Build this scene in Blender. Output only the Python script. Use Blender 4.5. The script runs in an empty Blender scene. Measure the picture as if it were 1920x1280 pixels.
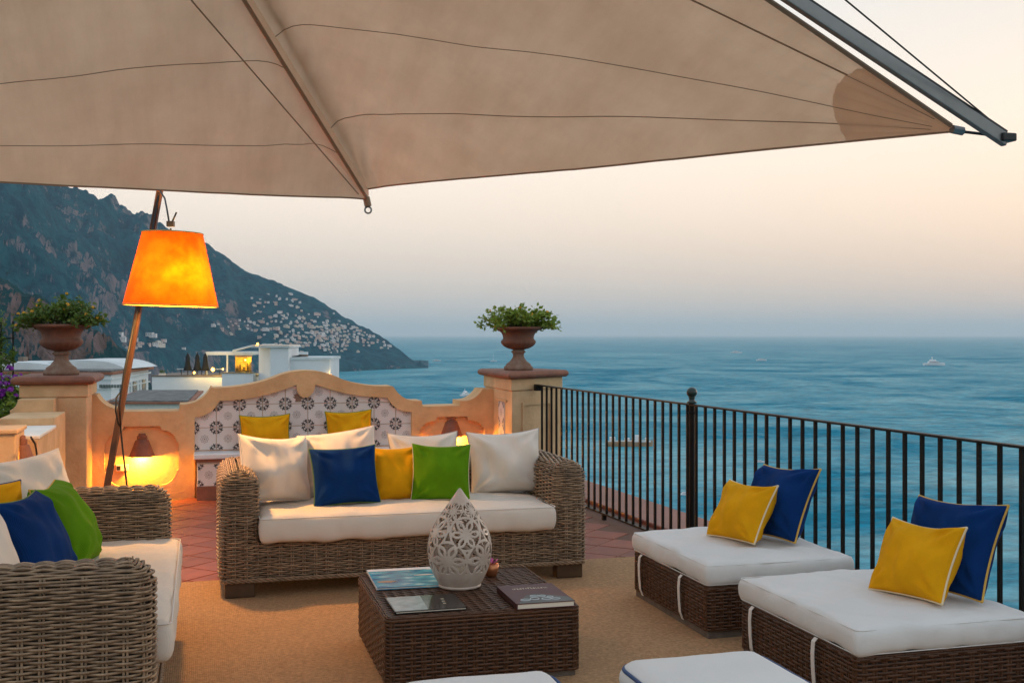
import bpy, bmesh, math, random
import numpy as np
from mathutils import Vector, Matrix, Euler, noise as mnoise
from mathutils.geometry import tessellate_polygon

random.seed(7)
rng = np.random.default_rng(7)
D2R = math.radians
SC = bpy.context.scene
COL = SC.collection

# ------------------------------------------------------------------ camera
YAW = D2R(15.5)
CY, SY = math.cos(YAW), math.sin(YAW)
F = 2100.0            # focal length in photo pixels (photo 1920 wide)
HZ = 627.0            # horizon row
EYE = 1.54
cam_d = bpy.data.cameras.new('camera')
cam = bpy.data.objects.new('camera', cam_d); COL.objects.link(cam)
cam.location = (0, 0, EYE)
cam.rotation_euler = (D2R(90), 0, -YAW)
cam_d.sensor_width = 36.0
cam_d.lens = F / 1920 * 36.0
cam_d.shift_y = -(640 - HZ) / 1920
cam_d.clip_start = 0.05
cam_d.clip_end = 300000
SC.camera = cam

# ------------------------------------------------------------------ world / sky
SUN_EL, SUN_AZ = D2R(1.5), D2R(62)      # sunset glow to the right of the view
wd = bpy.data.worlds.new('World'); SC.world = wd; wd.use_nodes = True
nt = wd.node_tree; nt.nodes.clear()
def wn(t, **k):
    n = nt.nodes.new(t)
    for a, b in k.items(): setattr(n, a, b)
    return n
w_out = wn('ShaderNodeOutputWorld'); w_bg = wn('ShaderNodeBackground')
sky = wn('ShaderNodeTexSky'); sky.sky_type = 'NISHITA'; sky.sun_disc = False
sky.sun_elevation = SUN_EL; sky.sun_rotation = SUN_AZ
sky.altitude = 100; sky.air_density = 1.0; sky.dust_density = 2.0; sky.ozone_density = 1.5
tc = wn('ShaderNodeTexCoord'); sep = wn('ShaderNodeSeparateXYZ')
nt.links.new(tc.outputs['Generated'], sep.inputs[0])
asin = wn('ShaderNodeMath', operation='ARCSINE'); nt.links.new(sep.outputs['Z'], asin.inputs[0])
elv = wn('ShaderNodeMath', operation='DIVIDE'); nt.links.new(asin.outputs[0], elv.inputs[0]); elv.inputs[1].default_value = math.pi / 2
ramp = wn('ShaderNodeValToRGB'); cr = ramp.color_ramp; cr.interpolation = 'B_SPLINE'
SKY = [(0.0, (.54, .54, .52)), (0.9, (.57, .545, .51)), (3.0, (.69, .61, .545)), (5.5, (.87, .75, .645)), (8.5, (.97, .86, .75)),
       (12.0, (.88, .85, .80)), (17.0, (.74, .77, .78)), (28.0, (.62, .70, .76)), (55.0, (.52, .62, .74)), (90.0, (.48, .60, .74))]
cr.elements[0].position = 0; cr.elements[0].color = (*SKY[0][1], 1)
cr.elements[1].position = 1; cr.elements[1].color = (*SKY[-1][1], 1)
for e, c in SKY[1:-1]:
    el = cr.elements.new(e / 90); el.color = (*c, 1)
nt.links.new(elv.outputs[0], ramp.inputs[0])
# warm afterglow towards the set sun
sdir = wn('ShaderNodeVectorMath', operation='DOT_PRODUCT'); nt.links.new(tc.outputs['Generated'], sdir.inputs[0])
sdir.inputs[1].default_value = (math.sin(SUN_AZ), math.cos(SUN_AZ), 0.06)
pw = wn('ShaderNodeMath', operation='POWER'); mx = wn('ShaderNodeMath', operation='MAXIMUM'); mx.inputs[1].default_value = 0
nt.links.new(sdir.outputs['Value'], mx.inputs[0]); nt.links.new(mx.outputs[0], pw.inputs[0]); pw.inputs[1].default_value = 4.0
glow = wn('ShaderNodeMixRGB', blend_type='MULTIPLY'); glow.inputs[2].default_value = (1.06, .92, .80, 1)
nt.links.new(pw.outputs[0], glow.inputs[0]); nt.links.new(ramp.outputs[0], glow.inputs[1])
# thin dusk sky of the Nishita model on top
sk = wn('ShaderNodeMixRGB', blend_type='ADD'); sk.inputs[0].default_value = 1.0
sks = wn('ShaderNodeVectorMath', operation='SCALE'); sks.inputs['Scale'].default_value = 0.03
nt.links.new(sky.outputs[0], sks.inputs[0])
nt.links.new(glow.outputs[0], sk.inputs[1]); nt.links.new(sks.outputs[0], sk.inputs[2])
nt.links.new(sk.outputs[0], w_bg.inputs['Color']); w_bg.inputs['Strength'].default_value = 1.07
nt.links.new(w_bg.outputs[0], w_out.inputs['Surface'])

sun_d = bpy.data.lights.new('sun', 'SUN'); sun_d.energy = 0.5; sun_d.angle = D2R(12); sun_d.color = (1, .80, .62)
sun = bpy.data.objects.new('sun', sun_d); COL.objects.link(sun)
_sv = Vector((math.sin(SUN_AZ) * math.cos(D2R(6)), math.cos(SUN_AZ) * math.cos(D2R(6)), math.sin(D2R(6))))
sun.rotation_euler = _sv.to_track_quat('Z', 'Y').to_euler()

SC.view_settings.view_transform = 'Standard'; SC.view_settings.look = 'None'
SC.view_settings.gamma = 1; SC.view_settings.exposure = 0.1; SC.view_settings.use_curve_mapping = False
SC.render.engine = 'CYCLES'
cy = SC.cycles
cy.use_denoising = True; cy.max_bounces = 8; cy.diffuse_bounces = 4; cy.glossy_bounces = 3; cy.transmission_bounces = 6
cy.volume_bounces = 1; cy.transparent_max_bounces = 8; cy.caustics_reflective = False; cy.caustics_refractive = False
cy.sample_clamp_indirect = 6; cy.use_adaptive_sampling = True; cy.adaptive_threshold = .02

# ------------------------------------------------------------------ helpers: photo pixel -> world
def at(px, py, Y):
    """point seen at photo pixel (px,py) at depth Y"""
    X = (px - 960) / F * Y
    return Vector((X * CY + Y * SY, -X * SY + Y * CY, EYE - (py - HZ) / F * Y))
def at_w(px, py, w):
    k = (px - 960) / F
    return at(px, py, w / (-k * SY + CY))
def at_u(px, py, u):
    k = (px - 960) / F
    return at(px, py, u / (k * CY + SY))
def at_z(px, py, z):
    return at(px, py, (EYE - z) * F / (py - HZ))
def u_at(px, w):
    return at_w(px, 627, w).x

# ------------------------------------------------------------------ helpers: objects
def tag(o, label=None, cat=None, group=None, kind=None):
    if label: o['label'] = label
    if cat: o['category'] = cat
    if group: o['group'] = group
    if kind: o['kind'] = kind
    return o
def empty(name, loc=(0, 0, 0), rz=0, label=None, cat=None, group=None):
    o = bpy.data.objects.new(name, None); COL.objects.link(o)
    o.location = loc; o.rotation_euler = (0, 0, rz); o.empty_display_size = .1
    return tag(o, label, cat, group)
def link(name, me, m=None, parent=None, loc=None, rot=None, smooth=False):
    o = bpy.data.objects.new(name, me); COL.objects.link(o)
    if m is not None and not me.materials:
        for x in (m if isinstance(m, (list, tuple)) else [m]): me.materials.append(x)
    if parent is not None: o.parent = parent
    if loc is not None: o.location = loc
    if rot is not None: o.rotation_euler = rot
    if smooth:
        me.polygons.foreach_set('use_smooth', [True] * len(me.polygons))
    return o
def mesh(name, v, f, m=None, parent=None, loc=None, rot=None, smooth=False):
    me = bpy.data.meshes.new(name)
    me.from_pydata([tuple(p) for p in v], [], [tuple(int(i) for i in q) for q in f]); me.update()
    return link(name, me, m, parent, loc, rot, smooth)
def bevel(o, w, seg=2):
    b = o.modifiers.new('bevel', 'BEVEL'); b.width = w; b.segments = seg; b.limit_method = 'ANGLE'; b.angle_limit = D2R(35)
    return o
def copy_tree(o, parent=None):
    c = o.copy(); COL.objects.link(c); c.parent = parent
    for ch in list(o.children): copy_tree(ch, c)
    return c

class MB:
    """collects geometry for one mesh"""
    def __init__(s): s.v = []; s.f = []; s.mi = []
    def add(s, v, f, mi=0):
        b = len(s.v); s.v += [tuple(p) for p in v]
        s.f += [tuple(i + b for i in q) for q in f]; s.mi += [mi] * len(f); return s
    def box(s, x0, x1, y0, y1, z0, z1, mi=0, M=None):
        v = [(x0, y0, z0), (x1, y0, z0), (x1, y1, z0), (x0, y1, z0), (x0, y0, z1), (x1, y0, z1), (x1, y1, z1), (x0, y1, z1)]
        if M is not None: v = [M @ Vector(p) for p in v]
        return s.add(v, [(3, 2, 1, 0), (4, 5, 6, 7), (0, 1, 5, 4), (1, 2, 6, 5), (2, 3, 7, 6), (3, 0, 4, 7)], mi)
    def tube(s, pts, r, n=8, mi=0, cap=True):
        pts = [Vector(p) for p in pts]; N = len(pts)
        rs = r if isinstance(r, (list, tuple)) else [r] * N
        b = []; up = Vector((0, 0, 1))
        t0 = (pts[1] - pts[0]).normalized()
        a = t0.orthogonal().normalized()
        for i in range(N):
            t = (pts[min(i + 1, N - 1)] - pts[max(i - 1, 0)]).normalized()
            a = (a - t * a.dot(t)).normalized(); c = t.cross(a)
            b.append([pts[i] + (a * math.cos(2 * math.pi * k / n) + c * math.sin(2 * math.pi * k / n)) * rs[i] for k in range(n)])
        v = [p for ring in b for p in ring]
        f = [(i * n + k, i * n + (k + 1) % n, (i + 1) * n + (k + 1) % n, (i + 1) * n + k) for i in range(N - 1) for k in range(n)]
        if cap: f += [tuple(range(n - 1, -1, -1)), tuple((N - 1) * n + k for k in range(n))]
        return s.add(v, f, mi)
    def lathe(s, prof, n=32, mi=0, c=(0, 0, 0), flute=None, cap=True):
        v = []; f = []
        for i, (r, z) in enumerate(prof):
            for k in range(n):
                a = 2 * math.pi * k / n
                rr = r * (1 + (flute(i, a) if flute else 0))
                v.append((c[0] + rr * math.cos(a), c[1] + rr * math.sin(a), c[2] + z))
        for i in range(len(prof) - 1):
            for k in range(n):
                f.append((i * n + k, i * n + (k + 1) % n, (i + 1) * n + (k + 1) % n, (i + 1) * n + k))
        if cap:
            f.append(tuple(range(n - 1, -1, -1))); f.append(tuple((len(prof) - 1) * n + k for k in range(n)))
        return s.add(v, f, mi)
    def poly(s, loops, place, d0, d1, mi=0):
        """extrude 2-D loops (outer + holes) between d0 and d1; place(a,b,d)->xyz"""
        L = [[Vector((a, b, 0)) for a, b in lp] for lp in loops]
        tris = tessellate_polygon(L)
        flat = [p for lp in loops for p in lp]; n = len(flat)
        v = [place(a, b, d0) for a, b in flat] + [place(a, b, d1) for a, b in flat]
        f = [tuple(t) for t in tris] + [tuple(i + n for i in reversed(t)) for t in tris]
        o = 0
        for lp in loops:
            m = len(lp)
            for i in range(m):
                j = (i + 1) % m; f.append((o + i, o + i + n, o + j + n, o + j))
            o += m
        return s.add(v, f, mi)
    def build(s, name, m=None, parent=None, loc=None, rot=None, smooth=False, fix=False):
        me = bpy.data.meshes.new(name)
        me.from_pydata(s.v, [], s.f)
        if m is not None:
            for x in (m if isinstance(m, (list, tuple)) else [m]): me.materials.append(x)
        if any(s.mi): me.polygons.foreach_set('material_index', s.mi)
        if fix:
            bm = bmesh.new(); bm.from_mesh(me); bmesh.ops.recalc_face_normals(bm, faces=bm.faces); bm.to_mesh(me); bm.free()
        me.update()
        return link(name, me, None, parent, loc, rot, smooth)

def grid_tubes(paths, r, sides=4, tint=None, flat=None):
    """paths: list of (P[N,3], A[N,3], B[N,3], closed). numpy tubes. flat=(ra,rb)"""
    V = []; Fc = []; T = []; base = 0
    ra, rb = flat if flat else (r, r)
    for q, (P, A, B, closed) in enumerate(paths):
        N = len(P)
        ang = (np.arange(sides) + .5) * 2 * np.pi / sides
        ring = P[:, None, :] + A[:, None, :] * (np.cos(ang) * ra)[None, :, None] + B[:, None, :] * (np.sin(ang) * rb)[None, :, None]
        V.append(ring.reshape(-1, 3))
        n2 = N if closed else N - 1
        i = np.arange(n2)[:, None]; k = np.arange(sides)[None, :]
        j = (i + 1) % N; k2 = (k + 1) % sides
        fc = np.stack([i * sides + k, i * sides + k2, j * sides + k2, j * sides + k], -1).reshape(-1, 4) + base
        Fc.append(fc); T.append(np.full(N * sides, rng.random()))
        base += N * sides
    return np.concatenate(V), np.concatenate(Fc), np.concatenate(T)
def np_mesh(name, V, Fq, T=None, m=None, smooth=True):
    me = bpy.data.meshes.new(name)
    nv, nf = len(V), len(Fq)
    me.vertices.add(nv); me.vertices.foreach_set('co', V.astype(np.float32).ravel())
    me.loops.add(nf * 4); me.loops.foreach_set('vertex_index', Fq.astype(np.int32).ravel())
    me.polygons.add(nf); me.polygons.foreach_set('loop_start', np.arange(0, nf * 4, 4, dtype=np.int32))
    me.polygons.foreach_set('loop_total', np.full(nf, 4, dtype=np.int32))
    if smooth: me.polygons.foreach_set('use_smooth', np.ones(nf, dtype=bool))
    me.update(calc_edges=True)
    if T is not None:
        at_ = me.attributes.new('tint', 'FLOAT', 'POINT'); at_.data.foreach_set('value', T.astype(np.float32))
    me.validate()
    if m is not None: me.materials.append(m)
    return me

# ------------------------------------------------------------------ helpers: materials
MATS = {}
def mat(name, col, rough=.7, var=.0, vscale=8.0, bump=0., bscale=60., metal=0., spec=.5, col2=None, sheen=0., tint=False, detail=6, trans=None, stretch=None):
    m = bpy.data.materials.new(name); m.use_nodes = True; t = m.node_tree; n = t.nodes
    b = n['Principled BSDF']; b.inputs['Roughness'].default_value = rough; b.inputs['Metallic'].default_value = metal
    b.inputs['Specular IOR Level'].default_value = spec
    if sheen: b.inputs['Sheen Weight'].default_value = sheen; b.inputs['Sheen Roughness'].default_value = .6
    c = n.new('ShaderNodeTexCoord'); vec = c.outputs['Object']
    if stretch:
        mp = n.new('ShaderNodeMapping'); mp.inputs['Scale'].default_value = stretch; t.links.new(vec, mp.inputs[0]); vec = mp.outputs[0]
    c2 = col2 or tuple(max(0, x * (1 - var)) for x in col)
    if var or col2:
        ns = n.new('ShaderNodeTexNoise'); ns.inputs['Scale'].default_value = vscale; ns.inputs['Detail'].default_value = detail; ns.inputs['Roughness'].default_value = .62
        t.links.new(vec, ns.inputs['Vector'])
        rp = n.new('ShaderNodeValToRGB'); rp.color_ramp.elements[0].position = .34; rp.color_ramp.elements[1].position = .68
        rp.color_ramp.elements[0].color = (*c2, 1); rp.color_ramp.elements[1].color = (*col, 1)
        t.links.new(ns.outputs['Fac'], rp.inputs[0]); out = rp.outputs[0]
    else:
        rgb = n.new('ShaderNodeRGB'); rgb.outputs[0].default_value = (*col, 1); out = rgb.outputs[0]
    if tint:
        a = n.new('ShaderNodeAttribute'); a.attribute_name = 'tint'
        mr = n.new('ShaderNodeMapRange'); mr.inputs['To Min'].default_value = .72; mr.inputs['To Max'].default_value = 1.22
        t.links.new(a.outputs['Fac'], mr.inputs[0])
        sc = n.new('ShaderNodeVectorMath'); sc.operation = 'SCALE'
        t.links.new(out, sc.inputs[0]); t.links.new(mr.outputs[0], sc.inputs['Scale']); out = sc.outputs[0]
    t.links.new(out, b.inputs['Base Color'])
    if bump:
        nb = n.new('ShaderNodeTexNoise'); nb.inputs['Scale'].default_value = bscale; nb.inputs['Detail'].default_value = 4
        t.links.new(vec, nb.inputs['Vector'])
        bp = n.new('ShaderNodeBump'); bp.inputs['Strength'].default_value = bump; bp.inputs['Distance'].default_value = .01
        t.links.new(nb.outputs['Fac'], bp.inputs['Height']); t.links.new(bp.outputs[0], b.inputs['Normal'])
    if trans:
        tr = n.new('ShaderNodeBsdfTranslucent'); ms = n.new('ShaderNodeMixShader'); ms.inputs[0].default_value = trans
        t.links.new(out, tr.inputs['Color']); t.links.new(b.outputs[0], ms.inputs[1]); t.links.new(tr.outputs[0], ms.inputs[2])
        t.links.new(ms.outputs[0], n['Material Output'].inputs['Surface'])
    MATS[name] = m
    return m
def emit(name, col, s):
    m = bpy.data.materials.new(name); m.use_nodes = True; n = m.node_tree.nodes; b = n['Principled BSDF']
    b.inputs['Base Color'].default_value = (*col, 1); b.inputs['Emission Color'].default_value = (*col, 1); b.inputs['Emission Strength'].default_value = s
    MATS[name] = m; return m
def weave_cloth(m, scale=420., strength=.18):
    """fine cloth weave relief on a fabric material"""
    t = m.node_tree; n = t.nodes; b = n['Principled BSDF']
    c = n.new('ShaderNodeTexCoord')
    w1 = n.new('ShaderNodeTexWave'); w1.bands_direction = 'X'; w1.inputs['Scale'].default_value = scale / 6.28
    w2 = n.new('ShaderNodeTexWave'); w2.bands_direction = 'Z'; w2.inputs['Scale'].default_value = scale / 6.28
    ad = n.new('ShaderNodeMath'); ad.operation = 'ADD'
    ns = n.new('ShaderNodeTexNoise'); ns.inputs['Scale'].default_value = 14; ns.inputs['Detail'].default_value = 5
    ad2 = n.new('ShaderNodeMath'); ad2.operation = 'MULTIPLY_ADD'; ad2.inputs[1].default_value = 5.0
    for w in (w1, w2): t.links.new(c.outputs['Object'], w.inputs['Vector'])
    t.links.new(c.outputs['Object'], ns.inputs['Vector'])
    t.links.new(w1.outputs['Fac'], ad.inputs[0]); t.links.new(w2.outputs['Fac'], ad.inputs[1])
    t.links.new(ns.outputs['Fac'], ad2.inputs[0]); t.links.new(ad.outputs[0], ad2.inputs[2])
    bp = n.new('ShaderNodeBump'); bp.inputs['Strength'].default_value = strength; bp.inputs['Distance'].default_value = .004
    t.links.new(ad2.outputs[0], bp.inputs['Height']); t.links.new(bp.outputs[0], b.inputs['Normal'])
    return m

mat('plaster', (.74, .445, .215), .85, .16, 4.5, .45, 30, col2=(.58, .325, .145), detail=10)
mat('plaster_light', (.70, .46, .25), .85, .0, 4.5, .45, 30, col2=(.54, .335, .17), detail=10)
mat('plaster_white', (.80, .78, .72), .8, .12, 4.0, .15, 40)
mat('terracotta', (.27, .098, .052), .7, .0, 9, .35, 60, col2=(.17, .063, .038))
mat('terracotta_old', (.19, .085, .05), .85, .0, 14, .5, 70, col2=(.26, .18, .13))
mat('terracotta_urn', (.215, .078, .038), .7, .0, 9, .4, 60, col2=(.12, .045, .026))
mat('floor_tile', (.29, .080, .045), .5, .0, 5, .15, 30, spec=.35, col2=(.20, .055, .033))
mat('grout', (.16, .085, .06), .9, .2, 20)
mat('marble', (.74, .74, .74), .35, .25, 5)
mat('tile_white', (.72, .66, .63), .28, .08, 6)
mat('tile_ink', (.035, .03, .03), .4)
mat('tile_ink_soft', (.25, .20, .19), .4)
mat('iron', (.004, .004, .004), .5, .0, 40, .2, 80, spec=.2, col2=(.009, .006, .004))
mat('iron_green', (.01, .03, .024), .35, .3, 30, .2, 60)
mat('rattan', (.40, .27, .165), .5, .0, 26, .2, 160, col2=(.20, .13, .08), tint=True)
mat('rattan_gap_shade', (.035, .024, .017), .8)
mat('strip_brown', (.105, .046, .021), .42, .0, 22, .15, 120, spec=.35, col2=(.065, .026, .011), tint=True)
mat('core_gap_shade', (.02, .012, .008), .8)
mat('wood_foot', (.10, .055, .025), .5, .35, 12)
mat('wood_grey', (.19, .15, .12), .7, .4, 20)
weave_cloth(mat('cloth_white', (.76, .675, .585), .9, .06, 5, spec=.2))
weave_cloth(mat('cloth_outdoor', (.74, .725, .70), .85, .06, 4, spec=.2))
weave_cloth(mat('cloth_blue', (.003, .036, .16), .9, .35, 5, spec=.12))
weave_cloth(mat('cloth_yellow', (.82, .38, .006), .9, .22, 5, spec=.12))
weave_cloth(mat('cloth_green', (.115, .28, .005), .9, .25, 5, spec=.12))
mat('pipe_green', (.12, .22, .02), .7)
mat('pipe_blue', (.005, .05, .16), .6)
mat('pipe_yellow', (.62, .36, .06), .7)
mat('pipe_cream', (.75, .62, .40), .7)
mat('pipe_grey', (.42, .36, .33), .8)
mat('pipe_white', (.74, .69, .64), .8)
mat('wood_pole', (.085, .034, .012), .6, .0, 10, .2, 60, col2=(.06, .024, .009), stretch=(14, 14, 1))
mat('metal_alu', (.24, .25, .25), .4, .2, 6, metal=.8)
mat('metal_dark', (.03, .03, .03), .45, metal=.4)
mat('black_rubber', (.01, .01, .01), .5)
mat('ceramic', (.60, .50, .42), .32, .0, 9, .12, 60, col2=(.48, .38, .31))
mat('paper', (.78, .70, .58), .8)
mat('copper', (.55, .22, .10), .35, metal=.7)
mat('pink_petal', (.55, .12, .35), .6)
mat('leaf_a', (.27, .37, .04), .45, .45, 40, trans=.3)
mat('leaf_b', (.12, .20, .028), .45, .4, 40, trans=.3)
mat('flower_yellow', (.80, .42, .03), .6, trans=.3)
mat('flower_purple', (.30, .03, .42), .6, trans=.3)
mat('stem', (.10, .09, .04), .8)
mat('soil', (.04, .025, .015), .95)
mat('white_wall', (.70, .735, .76), .85, .07, .6)
mat('white_roof', (.72, .77, .78), .8, .25, .5)
mat('roof_tile', (.34, .13, .075), .85, .3, 2)
mat('roof_dark', (.20, .205, .20), .9, .0, 1.6, .5, 8, col2=(.055, .06, .06))
mat('window_dark', (.03, .045, .05), .25)
mat('shutter', (.13, .16, .15), .7)
mat('parasol_cloth', (.012, .014, .016), .9)
mat('cable', (.012, .012, .012), .5)
mat('house_a', (.86, .80, .78), .9, .15, .2)
mat('house_b', (.78, .58, .52), .9, .15, .2)
mat('house_c', (.82, .70, .60), .9, .15, .2)
mat('boat_white', (.75, .76, .77), .4)
mat('boat_wood', (.40, .24, .14), .6)
mat('boat_dark', (.03, .05, .07), .4)
mat('seam', (.33, .22, .145), .9)
M = MATS
# ================================================================== SETTING
SEA_Z = EYE - 100.0
# ---- sea
def sea_material():
    m = bpy.data.materials.new('sea_water'); m.use_nodes = True; t = m.node_tree; n = t.nodes; b = n['Principled BSDF']
    L = t.links.new
    g = n.new('ShaderNodeNewGeometry')
    def noi(sc, det=4, st=None, rough=.55, dist=0.):
        mp = n.new('ShaderNodeMapping'); mp.inputs['Scale'].default_value = st or (1, 1, 1); mp.inputs['Rotation'].default_value = (0, 0, D2R(18))
        L(g.outputs['Position'], mp.inputs[0])
        x = n.new('ShaderNodeTexNoise'); x.inputs['Scale'].default_value = sc; x.inputs['Detail'].default_value = det; x.inputs['Roughness'].default_value = rough
        x.inputs['Distortion'].default_value = dist
        L(mp.outputs[0], x.inputs['Vector']); return x.outputs['Fac']
    slick = noi(.0021, 10, (1, .9, 1), .68, 2.0)
    streak = noi(.016, 9, (.8, 1, 1), .70, 1.2)
    fine = noi(.09, 4, (.6, 1, 1))
    chop = noi(.45, 3)
    # calm slicks carry little ripple, the rest is ruffled
    mixv = n.new('ShaderNodeMath'); mixv.operation = 'MULTIPLY_ADD'; mixv.inputs[1].default_value = .45
    L(streak, mixv.inputs[0]); L(slick, mixv.inputs[2])
    rp = n.new('ShaderNodeValToRGB'); rp.color_ramp.elements[0].position = .60; rp.color_ramp.elements[1].position = .88
    L(mixv.outputs[0], rp.inputs[0])
    col = n.new('ShaderNodeMixRGB'); col.inputs[1].default_value = (.0006, .180, .270, 1); col.inputs[2].default_value = (.07, .35, .42, 1)  # paler slick colour stands in for sky reflected on calm water
    L(rp.outputs[0], col.inputs[0]); L(col.outputs[0], b.inputs['Base Color'])
    rr = n.new('ShaderNodeMapRange'); rr.inputs['To Min'].default_value = .30; rr.inputs['To Max'].default_value = .16
    L(rp.outputs[0], rr.inputs[0]); L(rr.outputs[0], b.inputs['Roughness'])
    ad = n.new('ShaderNodeMath'); ad.operation = 'MULTIPLY_ADD'; ad.inputs[1].default_value = .35; L(chop, ad.inputs[0]); L(fine, ad.inputs[2])
    st = n.new('ShaderNodeMapRange'); st.inputs['To Min'].default_value = .75; st.inputs['To Max'].default_value = .22; L(rp.outputs[0], st.inputs[0])
    bp = n.new('ShaderNodeBump'); bp.inputs['Distance'].default_value = 1.6
    L(st.outputs[0], bp.inputs['Strength']); L(ad.outputs[0], bp.inputs['Height']); L(bp.outputs[0], b.inputs['Normal'])
    # ruffled water: body colour plus a broad sheen, stronger on the calm slicks
    df = n.new('ShaderNodeBsdfDiffuse'); gl = n.new('ShaderNodeBsdfGlossy'); ms = n.new('ShaderNodeMixShader')
    rip_shade = n.new('ShaderNodeMapRange'); rip_shade.inputs['From Min'].default_value = .3; rip_shade.inputs['From Max'].default_value = .7; rip_shade.inputs['To Min'].default_value = .50; rip_shade.inputs['To Max'].default_value = 1.5  # light and shade of the ripples painted into the water colour
    L(noi(.06, 6, (.7, 1.2, 1), .75), rip_shade.inputs[0]); cs = n.new('ShaderNodeVectorMath'); cs.operation = 'SCALE'; L(col.outputs[0], cs.inputs[0]); L(rip_shade.outputs[0], cs.inputs['Scale'])
    L(bp.outputs[0], df.inputs['Normal']); L(cs.outputs[0], df.inputs['Color']); L(rr.outputs[0], gl.inputs['Roughness']); L(bp.outputs[0], gl.inputs['Normal'])
    gf = n.new('ShaderNodeMapRange'); gf.inputs['To Min'].default_value = .02; gf.inputs['To Max'].default_value = .20; L(rp.outputs[0], gf.inputs[0])
    L(gf.outputs[0], ms.inputs[0]); L(df.outputs[0], ms.inputs[1]); L(gl.outputs[0], ms.inputs[2]); L(ms.outputs[0], n['Material Output'].inputs['Surface'])
    return m
R = 90000
sea_v = [(-R, -R, SEA_Z), (R, -R, SEA_Z), (R, R, SEA_Z), (-R, R, SEA_Z)]
tag(mesh('sea', sea_v, [(0, 1, 2, 3)], sea_material()), 'calm blue sea with pale slicks stretching to the horizon', kind='structure')

# ---- terrain
def interp(x, tab):
    xs = [a for a, _ in tab]; ys = [b for _, b in tab]
    return float(np.interp(x, xs, ys))
RIDGE = [(-900, 250), (-400, 270), (-150, 315), (-60, 330), (0, 338), (60, 338), (84, 348), (104, 366), (140, 371), (170, 384), (205, 398), (245, 408), (288, 425), (320, 436),
         (390, 462), (425, 487), (455, 507), (500, 522), (540, 538), (565, 550), (590, 558), (615, 575), (640, 590), (665, 604), (690, 618), (712, 630),
         (730, 641), (748, 654), (764, 668), (776, 677), (783, 680), (788, 674), (793, 682), (799, 686.5)]
RDEP = [(-900, 1900), (-400, 2500), (0, 3300), (200, 3700), (400, 3800), (600, 3650), (700, 3520), (760, 3420), (800, 3360)]
SDEP = [(-900, 650), (-400, 900), (0, 1400), (150, 1750), (300, 2150), (450, 2600), (560, 2850), (620, 2950), (700, 3150), (760, 3270), (800, 3350)]
def fbm(x, y, z=0., o=6):
    return mnoise.fractal(Vector((x, y, z)), 1.0, 2.0, o)
def headland_point(px, t):
    Yr, Ys = interp(px, RDEP), interp(px, SDEP)
    zr = EYE - (interp(px, RIDGE) - HZ) / F * Yr
    if t <= 1:
        Y = Ys + (Yr - Ys) * t
        sh = .10 * min(1, t / .04) + .90 * (t ** 1.15)           # low cliff at the shore, then the slope
        z = SEA_Z + (zr - SEA_Z) * sh
        X = (px - 960) / F * Y
        rel = max(0, zr - SEA_Z)
        env = min(1, t * 6) * min(1, (1 - t) * 9)
        r1 = fbm(X / 420, Y / 900, 1.3, 7); r2 = abs(fbm(X / 160, Y / 420, 4.1, 6))
        z += env * rel * (.22 * r1 - .27 * r2 + .09)
        z += min(1, t * 8) * 5 * fbm(X / 40, Y / 60, 9.0, 4) * min(1, rel / 120)
        z += (1 - env) * min(1, t * 8) * min(1, rel / 120) * 5 * abs(fbm(X / 22, Y / 90, 3.0, 3))
    else:
        Y = Yr + (t - 1) * 1500; z = zr - (zr - SEA_Z) * (t - 1) * 1.6
    return Y, max(z, SEA_Z - .9)
COLS = list(range(-900, 801, 4)) + [803]
TT = [0, .01, .02, .04] + [.06 + .94 * i / 110 for i in range(111)] + [1.15, 1.4, 1.7]
hv = []; prof = {}
for px in COLS:
    arr = []
    for t in TT:
        Y, z = headland_point(min(px, 800), t)
        hv.append(at(px, HZ, Y) + Vector((0, 0, z - EYE))); arr.append((Y, z, HZ - (z - EYE) / Y * F))
    prof[px] = arr
nT = len(TT)
hf = [(i * nT + j, (i + 1) * nT + j, (i + 1) * nT + j + 1, i * nT + j + 1) for i in range(len(COLS) - 1) for j in range(nT - 1)]
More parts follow.
